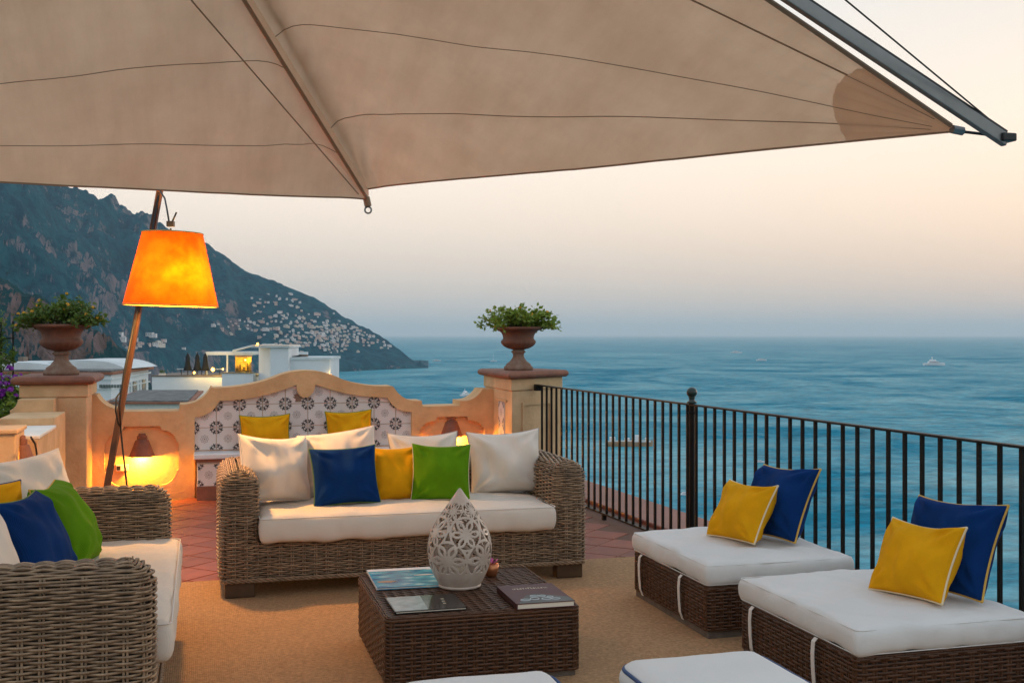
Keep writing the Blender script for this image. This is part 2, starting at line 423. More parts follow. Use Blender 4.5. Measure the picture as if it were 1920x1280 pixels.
def slope_material(name, veg, veg2, rock, rock2, rk=.56, sc=.006):
    m = bpy.data.materials.new(name); m.use_nodes = True; t = m.node_tree; n = t.nodes; b = n['Principled BSDF']; L = t.links.new
    b.inputs['Roughness'].default_value = .95; b.inputs['Specular IOR Level'].default_value = .1
    g = n.new('ShaderNodeNewGeometry')
    def noi(s, d=8, st=(1, 1, 1), r=.65):
        mp = n.new('ShaderNodeMapping'); mp.inputs['Scale'].default_value = st; L(g.outputs['Position'], mp.inputs[0])
        x = n.new('ShaderNodeTexNoise'); x.inputs['Scale'].default_value = s; x.inputs['Detail'].default_value = d; x.inputs['Roughness'].default_value = r
        L(mp.outputs[0], x.inputs['Vector']); return x.outputs['Fac']
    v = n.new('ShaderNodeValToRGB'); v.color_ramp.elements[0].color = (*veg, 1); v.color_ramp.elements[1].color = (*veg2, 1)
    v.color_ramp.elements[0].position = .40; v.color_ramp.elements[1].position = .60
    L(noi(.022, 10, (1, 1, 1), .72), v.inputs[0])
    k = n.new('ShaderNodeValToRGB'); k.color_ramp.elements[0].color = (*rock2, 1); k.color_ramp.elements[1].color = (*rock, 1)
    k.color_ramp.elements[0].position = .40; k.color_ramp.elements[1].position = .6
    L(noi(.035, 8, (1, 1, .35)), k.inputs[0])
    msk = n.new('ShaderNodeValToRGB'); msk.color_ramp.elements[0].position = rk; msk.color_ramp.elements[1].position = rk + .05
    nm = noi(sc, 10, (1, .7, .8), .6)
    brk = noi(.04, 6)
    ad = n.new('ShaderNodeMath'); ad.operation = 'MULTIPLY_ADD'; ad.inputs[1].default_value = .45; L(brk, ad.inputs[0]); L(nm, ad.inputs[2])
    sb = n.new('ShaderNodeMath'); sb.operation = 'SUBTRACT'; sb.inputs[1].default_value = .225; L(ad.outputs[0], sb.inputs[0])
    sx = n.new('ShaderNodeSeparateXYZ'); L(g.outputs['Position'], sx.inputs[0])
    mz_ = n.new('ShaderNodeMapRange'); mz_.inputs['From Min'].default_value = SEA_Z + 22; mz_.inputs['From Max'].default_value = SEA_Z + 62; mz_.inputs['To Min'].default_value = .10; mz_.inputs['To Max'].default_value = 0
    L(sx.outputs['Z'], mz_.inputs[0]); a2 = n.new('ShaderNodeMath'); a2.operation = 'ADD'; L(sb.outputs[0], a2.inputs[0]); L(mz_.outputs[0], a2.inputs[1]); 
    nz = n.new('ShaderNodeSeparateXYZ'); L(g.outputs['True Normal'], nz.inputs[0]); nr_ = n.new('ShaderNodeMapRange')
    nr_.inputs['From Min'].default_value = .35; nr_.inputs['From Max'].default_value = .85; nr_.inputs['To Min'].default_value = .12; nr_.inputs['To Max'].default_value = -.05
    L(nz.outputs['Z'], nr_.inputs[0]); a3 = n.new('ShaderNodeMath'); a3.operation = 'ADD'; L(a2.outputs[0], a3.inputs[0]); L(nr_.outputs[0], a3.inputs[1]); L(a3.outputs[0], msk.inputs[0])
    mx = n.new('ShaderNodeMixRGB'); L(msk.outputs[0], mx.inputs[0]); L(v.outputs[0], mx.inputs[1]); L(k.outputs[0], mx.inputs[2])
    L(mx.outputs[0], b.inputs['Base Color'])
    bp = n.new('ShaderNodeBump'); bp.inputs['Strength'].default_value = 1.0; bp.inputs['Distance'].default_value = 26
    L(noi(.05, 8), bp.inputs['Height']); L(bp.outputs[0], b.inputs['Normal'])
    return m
m_head = slope_material('headland_haze_blue', (.0006, .072, .122), (.008, .135, .180), (.29, .24, .26), (.10, .145, .185), .635)  # blue of the distant haze is painted into the vegetation colours
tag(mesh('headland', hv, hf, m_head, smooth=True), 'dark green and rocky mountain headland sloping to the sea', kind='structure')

# nearer brown spur on the left
RIDGE2 = [(-900, 420), (-300, 470), (-80, 505), (0, 519), (30, 538), (60, 562), (90, 588), (130, 602), (170, 618), (200, 634), (230, 655), (252, 676), (272, 700), (290, 735), (300, 790)]
def spur_point(px, t):
    Yr = interp(px, [(-900, 700), (0, 1000), (300, 900)]); Ys = Yr * .45
    zr = EYE - (interp(px, RIDGE2) - HZ) / F * Yr
    Y = Ys + (Yr - Ys) * min(t, 1) + max(0, t - 1) * 500
    zs = -75
    z = zs + (zr - zs) * min(t, 1) ** 1.2 - max(0, t - 1) * 240
    X = (px - 960) / F * Y
    env = min(1, t * 5) * min(1, abs(1 - t) * 6)
    z += env * (30 * fbm(X / 110, Y / 160, 7.7, 7) - 22 * abs(fbm(X / 45, Y / 110, 2.2, 6)) + 7)
    z += 2.2 * fbm(X / 9, Y / 14, 5.5, 4) * min(1, t * 5)
    return Y, max(z, SEA_Z - .9)
C2 = list(range(-900, 304, 5)); T2 = [i / 70 for i in range(71)] + [1.2, 1.5, 2.0]
sv = []
for px in C2:
    for t in T2:
        Y, z = spur_point(px, t); sv.append(at(px, HZ, Y) + Vector((0, 0, z - EYE)))
n2 = len(T2)
sf = [(i * n2 + j, (i + 1) * n2 + j, (i + 1) * n2 + j + 1, i * n2 + j + 1) for i in range(len(C2) - 1) for j in range(n2 - 1)]
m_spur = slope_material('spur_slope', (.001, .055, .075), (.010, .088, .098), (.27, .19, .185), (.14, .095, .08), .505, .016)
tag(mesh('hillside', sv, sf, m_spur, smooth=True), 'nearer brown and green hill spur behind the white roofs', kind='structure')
# ground under the town just below the terrace
gv = [at(-2600, HZ, 14) , at(700, HZ, 14), at(500, HZ, 190), at(560, HZ, 420), at(-1500, HZ, 520)]
gz = [-26, -26, -34, -90, -85]
for p, z in zip(gv, gz): p.z = z
tag(mesh('town_ground', gv, [(0, 1, 2, 3, 4)], M['leaf_b']), 'green slope the town stands on', kind='structure')

# ---- houses on the headland
def house_mesh(kind):
    b = MB(); r = random.Random(kind)
    w, d, h = 1.0, .8, .62 + .2 * r.random()
    b.box(-w / 2, w / 2, -d / 2, d / 2, -.8, h)
    b.box(-w / 2 - .03, w / 2 + .03, -d / 2 - .03, d / 2 + .03, h, h + .05, 1)
    if kind % 2: b.box(-w * .2, w * .35, -d * .2, d * .45, h + .05, h + .38)
    if kind % 3 == 0: b.box(w / 2, w / 2 + .5, -d * .3, d * .4, -.8, h * .6)
    nw = 3
    for s in range(2):
        for i in range(nw):
            x = -w / 2 + w * (i + .5) / nw; z = .05 + s * .3
            b.box(x - .05, x + .05, -d / 2 - .012, -d / 2 - .002, z, z + .15, 2)
    me = b.build('tmp', [M[['house_a', 'house_a', 'house_b', 'house_c'][kind % 4]], M[['white_roof', 'roof_tile', 'house_a'][kind % 3]], M['window_dark']])
    d_ = me.data; bpy.data.objects.remove(me); d_.name = 'hillside_house'; return d_
HM = [house_mesh(k) for k in range(7)]
def slope_hit(px, py):
    c = min(prof, key=lambda k: abs(k - px)); best = None
    for Y, z, yy in prof[c]:
        if yy <= py and Y < 5000: return Y, z
    return None
CL = [(610, 637, 42, 8, 74, 'dense'), (645, 626, 32, 7, 34, 'dense'), (580, 610, 34, 8, 34, 'dense'), (555, 642, 22, 8, 26, 'dense'), (520, 596, 22, 6, 14, 'dense'),
      (520, 572, 22, 9, 15, 'upper'), (548, 566, 12, 8, 6, 'upper'), (440, 612, 24, 8, 14, 'west'), (500, 622, 22, 6, 10, 'west'),
      (285, 650, 18, 6, 10, 'villas'), (292, 640, 30, 10, 5, 'villas'), (727, 651, 8, 3, 4, 'east'), (690, 645, 18, 6, 6, 'east'), (610, 652, 25, 6, 12, 'dense')]
LAB = {'dense': ('small pale house in the dense middle of the town across the bay', 'houses in the dense middle of the town across the bay'),
       'upper': ('small pale house high above the dense town across the bay', 'scattered houses above the dense town across the bay'),
       'west': ('small white house on the wooded slope left of the dense town', 'houses on the wooded slope left of the dense town'),
       'villas': ('white villa on the wooded slope right of the lamp pole', 'white villas on the wooded slope right of the lamp pole'),
       'east': ('small house low on the slope near the cape right of the town', 'houses near the cape right of the town')}
hr = random.Random(21); placed = []
for cx, cy_, sx, sy_, nn, key in CL:
    k = 0; tries = 0
    while k < nn and tries < nn * 12:
        tries += 1
        px, py = hr.gauss(cx, sx), hr.gauss(cy_, sy_)
        if any(abs(px - a) < 5.2 and abs(py - b) < 3.0 for a, b in placed): continue
        hit = slope_hit(px, py)
        if not hit or py > 682 or py < interp(px, RIDGE) + 8: continue
        Y, z = hit
        o = bpy.data.objects.new('hillside_house', hr.choice(HM)); COL.objects.link(o)
        p = at(px, HZ, Y); o.location = (p.x, p.y, z + 2)
        s = (4.2 + 4.6 * hr.random() ** 2) * (1.25 if key == 'villas' else 1.0); o.scale = (s * (1 + .9 * hr.random() ** 2), s, s * .72)
        o.rotation_euler = (0, 0, -YAW + hr.gauss(0, .35))
        tag(o, LAB[key][0], 'house', LAB[key][1]); placed.append((px, py)); k += 1

# ---- near white buildings (built in a frame turned like the camera: x right, y away)
def cam_empty(name, Y, px, label, cat, zbase):
    p = at(px, HZ, Y); p.z = zbase
    return empty(name, p, -YAW, label, cat)
class Loc:
    """pixel -> local coordinates of a building whose origin is at (px0, Y0, zb)"""
    def __init__(s, px0, Y0, zb): s.X0 = (px0 - 960) / F * Y0; s.Y0 = Y0; s.zb = zb
    def x(s, px, Y=None): Y = Y or s.Y0; return (px - 960) / F * Y - s.X0
    def z(s, py, Y=None): Y = Y or s.Y0; return EYE - (py - HZ) / F * Y - s.zb
    def y(s, Y): return Y - s.Y0
def pbox(l, name, px0, px1, py0, py1, Y, dep, m, parent, zb=None, bv=0):
    b = MB(); z0 = l.z(py1, Y) if zb is None else zb
    b.box(l.x(px0, Y), l.x(px1, Y), l.y(Y), l.y(Y) + dep, z0, l.z(py0, Y))
    o = b.build(name, m, parent)
    if bv: bevel(o, bv)
    return o
wb = cam_empty('terrace_restaurant', 130, 380, 'white flat-roofed building with roof terrace and square stair tower behind the arched wall', 'building', -34)
l = Loc(380, 130, -34)
pbox(l, 'wall', 285, 476, 706, 0, 130, 9, M['white_wall'], wb, 0)
pbox(l, 'coping', 283, 478, 703.4, 706, 129.9, 9.3, M['wood_grey'], wb)
pbox(l, 'annex', 416, 474, 700, 0, 128.5, 1.4, M['white_wall'], wb, 0)
pbox(l, 'annex_coping', 414, 473, 698.4, 700, 128.4, 1.5, M['wood_grey'], wb)
tw = pbox(l, 'stair_tower', 507, 541, 652, 0, 126, 6, M['white_wall'], wb, 0)
b = MB(); zt = l.z(652, 126)
X1, X2 = l.x(507, 126), l.x(541, 126)
pts = [(X1, l.y(126)), (X1 - 2.1, l.y(129.5)), (X1 - 2.1, l.y(132)), (X1 - .002, l.y(132))]
b.poly([[pts[0], pts[1], pts[2], pts[3]]], lambda a, c, d: (a, c, d), 0, zt)
b.build('tower_side', M['white_wall'], wb, fix=True)
pbox(l, 'tower_roof', 471, 543, 648.5, 651.5, 125.6, 6.8, M['white_roof'], wb)
for i in range(17):
    pbox(l, 'roof_tile', 472 + i * 4.2, 474.6 + i * 4.2, 646.6, 648.6, 125.5, 6.8, M['house_c'], wb)
pbox(l, 'tower_cap', 500, 511, 644.6, 646.7, 128, 1.2, M['white_roof'], wb)
pbox(l, 'side_block', 529, 618, 674.5, 0, 127, 7, M['white_wall'], wb, 0)
pbox(l, 'side_coping', 527, 620, 669.5, 674.5, 126.85, 7.3, M['white_roof'], wb)
pbox(l, 'roof_screen', 541, 577, 659.5, 666, 133.5, .3, M['white_roof'], wb)
pbox(l, 'drainpipe', 530.5, 532, 676, 0, 126.9, .1, M['house_c'], wb, 0)
pbox(l, 'roof_box', 560, 575, 664.5, 669.4, 129, 1.0, M['wood_grey'], wb)
b = MB(); b.add([(l.x(541, 128), l.y(128), l.z(669, 128)), (l.x(562, 128), l.y(128), l.z(669, 128)), (l.x(562, 128), l.y(128), l.z(665, 128)),
      (l.x(541, 128), l.y(129), l.z(669, 128)), (l.x(562, 128), l.y(129), l.z(669, 128)), (l.x(562, 128), l.y(129), l.z(665, 128))],
      [(0, 1, 2), (3, 5, 4), (0, 2, 5, 3), (1, 4, 5, 2), (0, 3, 4, 1)]); b.build('solar_panel', M['window_dark'], wb)
pbox(l, 'pergola_roof', 384, 472, 659.5, 665.5, 131, 5, M['white_roof'], wb)
for x in (386, 424.5): pbox(l, 'pergola_post', x, x + 2.6, 665.5, 704, 131.1, .16, M['white_roof'], wb)
pbox(l, 'lit_bar', 441, 471, 668, 700, 135.5, .2, M['plaster'], wb)
b = MB(); p0 = (l.x(437, 131), l.y(131), l.z(657.5, 131)); p1 = (l.x(474, 130), l.y(130), l.z(648, 130)); b.tube([p0, p1], .12, 6); b.build('stair_handrail', M['white_roof'], wb)
lamp_warm = emit('warm_glass', (1, .55, .12), 2.2)
def lantern(px, py, Y, r, label, power=60, name='terrace_lamp', col=(1, .6, .15)):
    p = at(px, py, Y)
    e = empty(name, p - Vector((0, 0, r * 1.5)), 0, label, 'lamp')
    r *= .68
    b = MB(); b.lathe([(r * .3, r * .5), (r * .9, r), (r, r * 1.6), (r * .7, r * 2.3), (r * .2, r * 2.6)], 10); b.build('globe', lamp_warm, e, smooth=True)
    b = MB(); b.box(-r * .35, r * .35, -r * .35, r * .35, 0, r * .5); b.build('base', M['metal_dark'], e)
    ld = bpy.data.lights.new('bulb', 'POINT'); ld.energy = power; ld.color = col; ld.shadow_soft_size = r
    lo = bpy.data.objects.new('bulb', ld); COL.objects.link(lo); lo.parent = e; lo.location = (0, -r * 1.6, r * 1.4)
    return e
lantern(399, 690, 129.5, .32, 'round glowing lamp on the roof terrace beside the right closed parasol', 260)
lantern(364, 697, 129.5, .2, 'small glowing table lamp between the closed parasols', 60)
lantern(460, 673.5, 134.6, .14, 'yellow lamp glowing under the roof terrace pergola', 330, col=(1, .72, .05))
for x0, x1, y0, y1 in ((442, 446, 690, 700), (449, 451, 683, 700), (455, 459, 688, 700), (462, 464, 681, 700), (467, 470, 678, 700)):
    pbox(l, 'bar_fitting', x0, x1, y0, y1, 135.0, .3, M['wood_foot'], wb)
pbox(l, 'bar_counter', 441, 471, 695, 701, 134.2, .6, M['wood_foot'], wb); pbox(l, 'bar_valance', 440, 472, 665.6, 669.5, 133.6, .2, M['house_b'], wb)
lantern(418, 691, 129.8, .12, 'tiny glowing table lamp under the pergola roof', 60)
lantern(483, 643, 126, .2, 'yellow lamp standing on top of the stair tower', 30)
lantern(620, 702, 127.2, .2, 'yellow wall lamp at the right end of the white building', 120)
def parasol(px, label):
    base = at(px, 703.3, 131); e = empty('closed_parasol', base, 0, label, 'parasol', 'closed dark parasols on the roof terrace')
    b = MB(); b.lathe([(.05, 0), (.05, 1.0)], 8); b.build('pole', M['metal_dark'], e)
    b = MB(); b.lathe([(.42, .55), (.50, .62), (.34, 1.1), (.26, 1.6), (.24, 2.1), (.15, 2.4), (.05, 2.55)], 10, flute=lambda i, a: .18 * math.sin(5 * a)); b.build('canopy', M['parasol_cloth'], e, smooth=True)
    b = MB(); b.lathe([(.04, 2.5), (.05, 2.62), (.01, 2.7)], 6); b.build('finial', M['metal_dark'], e)
parasol(352, 'leftmost closed dark parasol on the roof terrace'); parasol(370, 'middle closed dark parasol on the roof terrace'); parasol(385, 'rightmost closed dark parasol on the roof terrace')
def planter(px, py, Y, s, label):
    p = at(px, py, Y); e = empty('roof_planter', p, -YAW, label, 'planter')
    b = MB(); b.box(-.35 * s, .35 * s, -.2, .2, 0, .28 * s); b.build('box', M['house_c'], e)
    b = MB(); rr = random.Random(px)
    for i in range(60):
        x, y, z = rr.uniform(-.3, .3) * s, rr.uniform(-.15, .15), .28 * s + rr.uniform(0, .3) * s; q = .07 * s
        a = rr.uniform(0, 6.28); b.add([(x - q * math.cos(a), y - q * math.sin(a), z), (x + q * math.cos(a), y + q * math.sin(a), z), (x, y, z + q * 1.6)], [(0, 1, 2)])
    o = b.build('shrub', M['leaf_b'], e); tag(o, kind='stuff')
planter(304, 704, 130.2, 1.0, 'pale planter with shrub on the left end of the roof terrace wall')
def cafe_table(px, label):
    p = at(px, 703.3, 131.5); e = empty('cafe_table', p, 0, label, 'table', 'tables on the roof terrace')
    b = MB(); b.lathe([(.25, 0), (.04, .04), (.04, .7)], 8); b.build('leg', M['metal_dark'], e)
    b = MB(); b.box(-.5, .5, -.4, .4, .7, .76); b.build('table_top', M['white_roof'], e)
for x, s in ((340, 'leftmost cafe table on the roof terrace'), (361, 'cafe table between the closed parasols'), (378, 'cafe table by the rightmost closed parasol'), (412, 'cafe table under the pergola roof')):
    cafe_table(x, s)

# vaulted white house on the left
vh = cam_empty('vaulted_house', 100, 220, 'white house with vaulted roof, red tiled eaves and arched windows behind the left urn', 'building', -30)
l = Loc(220, 100, -30)
def W_(px, py, Y): return (l.x(px, Y), l.y(Y), l.z(py, Y))
# facade: facing camera (px 60..238) then receding to the right (238..278)
b = MB(); A = (l.x(-60, 98), l.y(98)); B_ = (l.x(208, 96), l.y(96)); C_ = (l.x(278, 112), l.y(112)); Dd = (l.x(-60, 118), l.y(118))
b.poly([[A, B_, C_, Dd]], lambda a, c, d: (a, c, d), 0, l.z(703, 96)); b.build('wall', M['white_wall'], vh, fix=True)
def off(p, q, d):
    v = Vector((q[0] - p[0], q[1] - p[1])).normalized(); return (p[0] + v.y * d, p[1] - v.x * d), (q[0] + v.y * d, q[1] - v.x * d)
def strip(name, z0, z1, d, m):
    bb = MB(); a0, b0 = off(A, B_, d); b1, c1 = off(B_, C_, d)
    k = ((b0[0] + b1[0]) / 2, (b0[1] + b1[1]) / 2)
    bb.poly([[a0, k, c1, C_, B_, A]], lambda a, c, dd: (a, c, dd), z0, z1); return bb.build(name, m, vh, fix=True)
strip('eaves', l.z(702.5, 96), l.z(697.5, 96), .55, M['roof_tile'])
strip('cornice', l.z(712, 96), l.z(708, 96), .28, M['white_roof'])
strip('string_course', l.z(731, 96), l.z(728.5, 96), .2, M['white_roof'])
b = MB(); zr = l.z(697.4, 96)
b.poly([[A, B_, C_, Dd]], lambda a, c, d: (a, c, d), zr, zr + .12); b.build('roof_deck', M['roof_dark'], vh, fix=True)
for (x0, x1, Y0, dep, ht) in ((60, 236, 101, 9, .78), (-70, 118, 99.5, 7, .62)):
    bb = MB(); xa, xb = l.x(x0, Y0), l.x(x1, Y0); n = 18; v = []
    for e_ in (0, dep):
        for i in range(n + 1):
            s_ = i / n; x = xa + (xb - xa) * s_; v.append((x, l.y(Y0) + e_, zr + .12 + ht * (1 - abs(2 * s_ - 1) ** 3.2)))
    f = [(i, i + 1, n + 2 + i, n + 1 + i) for i in range(n)] + [tuple(range(n, -1, -1)), tuple(range(n + 1, 2 * n + 2))]
    bb.add(v, f); bb.build('vault', M['white_roof'], vh, smooth=False, fix=True)
# windows on the receding side, arched niches on the front
d_bc = Vector((C_[0] - B_[0], C_[1] - B_[1])); nrm = Vector((d_bc.y, -d_bc.x)).normalized()
def on_side(s_, z, o): p = Vector(B_) + d_bc * s_ + nrm * o; return (p.x, p.y, z)
for s_ in (.30, .56, .82):
    hw = .075; z0, z1 = l.z(743, 101), l.z(718, 101)
    fr = MB(); out = [(s_ - hw, z0), (s_ + hw, z0)] + [(s_ + hw * math.cos(a), z1 - .5 + .5 * math.sin(a)) for a in np.linspace(0, math.pi, 9)]
    fr.poly([out], lambda a, c, d: on_side(a, c, d), .0, .10); w_ = fr.build('window', M['shutter'], vh, fix=True)
    pn = MB(); inn = [(s_ + (a - s_) * .62, z0 + .25 + (c - z0) * .78) for a, c in out]
    pn.poly([inn], lambda a, c, d: on_side(a, c, d), .10, .14); pn.build('pane', M['window_dark'], w_, fix=True)
    for dx in (-1, 1):
        sh = MB(); sh.poly([[(s_ + dx * hw * 1.15 - .018, z0), (s_ + dx * hw * 1.15 + .018, z0), (s_ + dx * hw * 1.15 + .018, z1), (s_ + dx * hw * 1.15 - .018, z1)]], lambda a, c, d: on_side(a, c, d), .0, .16)
        sh.build('shutter', M['white_roof'], w_, fix=True)
for i in range(9):
    pbox(l, 'vent', 186 + i * 5.5, 189.5 + i * 5.5, 721, 727, 95.85, .2, M['shutter'], vh)
pbox(l, 'chimney', 34, 44, 669, 700, 104, 1.0, M['wood_grey'], vh)
pbox(l, 'parapet', 40, 90, 679, 684, 112, .4, M['house_b'], vh)

# flat grey roof below
fr_ = cam_empty('flat_roof_house', 60, 300, 'low house with flat grey weathered roof and red tile edge below the arched wall', 'building', -28)
l = Loc(300, 60, -28)
b = MB(); zt = l.z(757, 56)
Q = [(l.x(205, 56), l.y(56)), (l.x(352, 56), l.y(56)), (l.x(372, 67), l.y(67)), (l.x(262, 67), l.y(67))]
b.poly([Q], lambda a, c, d: (a, c, d), 0, zt); b.build('wall', M['plaster_white'], fr_, fix=True)
Qr = [(Q[0][0] - .25, Q[0][1] - .25), (Q[1][0] + .25, Q[1][1] - .25), (Q[2][0] + .25, Q[2][1] + .2), (Q[3][0] - .25, Q[3][1] + .2)]
b = MB(); b.poly([Qr], lambda a, c, d: (a, c, d), zt, zt + .10); b.build('eaves', M['roof_tile'], fr_, fix=True)
b = MB(); b.poly([Q], lambda a, c, d: (a, c, d), zt + .10, zt + .16); b.build('roof_deck', M['roof_dark'], fr_, fix=True)

# ---- boats
def boat(name, px, py, length, label, kind='motor', heading=0., wake=True):
    p = at_z(px, py, SEA_Z); e = empty(name, (p.x, p.y, SEA_Z), -YAW + heading, label, 'boat')
    L_ = length; W2 = L_ * .14; H = L_ * .10
    b = MB(); n = 12; v = []
    for zz, fw in ((-.15 * H, .7), (H * .55, .95), (H, 1.0)):
        for i in range(n + 1):
            s = i / n; hw = W2 * fw * (1 - max(0, (s - .45) / .55) ** 2.2); v.append((-L_ / 2 + L_ * s, -hw, zz + (.25 * H * s if zz > 0 else 0)))
        for i in range(n, -1, -1):
            s = i / n; hw = W2 * fw * (1 - max(0, (s - .45) / .55) ** 2.2); v.append((-L_ / 2 + L_ * s, hw, zz + (.25 * H * s if zz > 0 else 0)))
    m = 2 * (n + 1)
    f = [(r * m + i, r * m + (i + 1) % m, (r + 1) * m + (i + 1) % m, (r + 1) * m + i) for r in range(2) for i in range(m)] + [tuple(2 * m + i for i in range(m))]
    b.add(v, f); b.build('hull', M['boat_wood'] if kind == 'barge' else M['boat_white'], e, fix=True)
    if kind == 'barge':
        for x0, x1, h in ((-.42, -.30, .9), (-.1, .0, .7), (.12, .26, 1.3), (.34, .40, .8)):
            b = MB(); b.box(L_ * x0, L_ * x1, -W2 * .5, W2 * .5, H, H * (1 + h)); b.build('cabin', M['boat_white'], e)
        b = MB(); b.box(-L_ * .45, L_ * .45, -W2 * .96, -W2 * .9, H * 1.02, H * 1.3); b.build('rail', M['boat_white'], e)
    else:
        c = MB(); c.box(-L_ * .3, L_ * .18, -W2 * .62, W2 * .62, H * 1.0, H * 1.9); cb = c.build('cabin', M['boat_white'], e); bevel(cb, H * .2)
        c = MB(); c.box(-L_ * .28, L_ * .185, -W2 * .63, W2 * .63, H * 1.3, H * 1.65); c.build('window_band', M['boat_dark'], e)
        if kind == 'yacht':
            c = MB(); c.box(-L_ * .22, L_ * .06, -W2 * .5, W2 * .5, H * 1.9, H * 2.7); bevel(c.build('upper_deck', M['boat_white'], e), H * .2)
            c = MB(); c.tube([(-L_ * .1, 0, H * 2.7), (-L_ * .12, 0, H * 4.0)], .02 * L_, 6); c.build('mast', M['boat_white'], e)
        elif kind == 'sail':
            c = MB(); c.tube([(0, 0, H), (0, 0, L_ * 1.1)], .012 * L_, 6); c.build('mast', M['boat_white'], e)
    return e
boat('motor_yacht', 873, 742, 30, 'white motor yacht between the arched wall and the right pillar', 'yacht', D2R(70))
boat('moored_barge', 1180, 836, 42, 'long brown and white vessel moored behind the railing bars', 'barge', D2R(-4))
boat('motor_boat', 1287, 928, 9.5, 'small white motor boat directly behind the railing ball post', 'motor', D2R(8))
boat('motor_boat', 1237, 957, 6, 'small sailing dinghy just above the red ledge', 'sail', D2R(60))
boat('motor_boat', 1424, 867, 9, 'little boat right of the ball post, between two railing bars', 'motor', D2R(12))
boat('motor_boat', 1295, 859, 6, 'tiny boat beside the ball post above the white motor boat', 'motor', D2R(30))
boat('ferry_boat', 1752, 685, 70, 'white ferry far out on the sea at the right', 'yacht', D2R(4))
boat('motor_boat', 1428, 676, 40, 'tiny dark boat far out right of the ball post', 'motor', D2R(5))
boat('motor_boat', 1381, 662, 60, 'tiny white boat nearest the horizon above the ball post', 'motor', D2R(5))
boat('motor_boat', 819, 677, 30, 'tiny boat just off the cape tip', 'motor', D2R(5))
boat('motor_boat', 925, 678, 26, 'tiny boat left of the right urn', 'sail', D2R(15))

# ---- haze: even pale air over sea and coast
hb = MB(); R2 = 95000
hb.box(-R2, R2, -R2, R2, SEA_Z - 1.5, 720)
hz = hb.build('haze'); tag(hz, 'pale blue evening haze over the sea', kind='stuff')
hm = bpy.data.materials.new('haze_air'); hm.use_nodes = True; hn = hm.node_tree; hn.nodes.clear()
ho = hn.nodes.new('ShaderNodeOutputMaterial'); pv = hn.nodes.new('ShaderNodeVolumePrincipled')
HAZE_DENSITY = 3.9e-5
pv.inputs['Color'].default_value = (.76, .82, .86, 1); pv.inputs['Density'].default_value = HAZE_DENSITY; pv.inputs['Anisotropy'].default_value = .2
hn.links.new(pv.outputs[0], ho.inputs['Volume']); hz.data.materials.append(hm); hz.display_type = 'WIRE'
# ================================================================== TERRACE
WALL = 11.0
# ---- floor
RAIL0, RAIL1 = Vector((3.155, 10.42)), Vector((3.58, 1.6))        # railing line in plan
rdir = (RAIL1 - RAIL0).normalized(); rnor = Vector((-rdir.y, rdir.x))   # rnor points outwards (+x)
if rnor.x < 0: rnor = -rnor
def rail(d, o=0.): p = RAIL0 + rdir * d + rnor * o; return p
flp = [(-4.5, -3.5), (3.95, -3.5), tuple(rail(9.2, .10)), tuple(rail(-.6, .10)), (3.0, 11.34), (-4.5, 11.34)]
b = MB(); b.poly([flp], lambda a, c, d: (a, c, d), -.35, -.004)
floor = tag(b.build('floor', M['grout'], fix=True), 'terracotta tiled terrace floor', kind='structure')
# diagonal terracotta tiles where the floor shows
TS = .29; g = .004
tv = MB(); hh = TS / 2 - g
bvl = .004
tv.add([(-hh, -hh, -.006), (hh, -hh, -.006), (hh, hh, -.006), (-hh, hh, -.006),
        (-hh + bvl, -hh + bvl, .002), (hh - bvl, -hh + bvl, .002), (hh - bvl, hh - bvl, .002), (-hh + bvl, hh - bvl, .002)],
       [(4, 5, 6, 7), (0, 1, 5, 4), (1, 2, 6, 5), (2, 3, 7, 6), (3, 0, 4, 7)])
t0 = tv.build('tile', M['floor_tile']); tme = t0.data; bpy.data.objects.remove(t0)
# give alike tiles slightly different fired tones through the object's random number
def object_tone(m, lo=.78, hi=1.2):
    t = m.node_tree; n = t.nodes; bs = n['Principled BSDF']; ln = bs.inputs['Base Color'].links[0]; src = ln.from_socket
    oi = n.new('ShaderNodeObjectInfo'); mr = n.new('ShaderNodeMapRange'); mr.inputs['To Min'].default_value = lo; mr.inputs['To Max'].default_value = hi
    t.links.new(oi.outputs['Random'], mr.inputs[0]); sc = n.new('ShaderNodeVectorMath'); sc.operation = 'SCALE'
    t.links.new(src, sc.inputs[0]); t.links.new(mr.outputs[0], sc.inputs['Scale']); t.links.new(sc.outputs[0], bs.inputs['Base Color'])
object_tone(M['floor_tile'])
ox, oy = -.085, 8.12
dg = TS / math.sqrt(2)
for i in range(-16, 20):
    for j in range(-16, 20):
        x = ox + (i - j) * dg; y = oy + (i + j + 1) * dg
        if not (-1.25 < x < 3.5 and 6.95 < y < 10.95): continue
        if Vector((x, y)).dot(rnor) > RAIL0.dot(rnor) - .12: continue
        if x < -.95 and y > 9.8: continue
        o = bpy.data.objects.new('tile', tme); COL.objects.link(o); o.parent = floor
        o.location = (x, y, rng.normal(0, .0006)); o.rotation_euler = (rng.normal(0, .002), rng.normal(0, .002), D2R(45))
# outer ledge behind the railing and the building below
b = MB(); lp = [tuple(rail(-.7, .16)), tuple(rail(-.7, .66)), tuple(rail(9.2, .66)), tuple(rail(9.2, .16))]
b.poly([lp], lambda a, c, d: (a, c, d), -.2, .055); ld = bevel(b.build('ledge', M['floor_tile'], fix=True), .012); tag(ld, 'red tiled ledge outside the railing', kind='structure')
b = MB(); lp = [tuple(rail(-.7, .102)), tuple(rail(-.7, .158)), tuple(rail(9.2, .158)), tuple(rail(9.2, .102))]
b.poly([lp], lambda a, c, d: (a, c, d), -.2, .02); tag(b.build('gutter', M['grout'], fix=True), 'dark gutter strip between floor and ledge', kind='structure')
b = MB(); b.box(-4.4, 3.2, -3.4, 11.3, -40, -.36); tag(b.build('building_base', M['plaster_light']), 'masonry the terrace stands on', kind='structure')

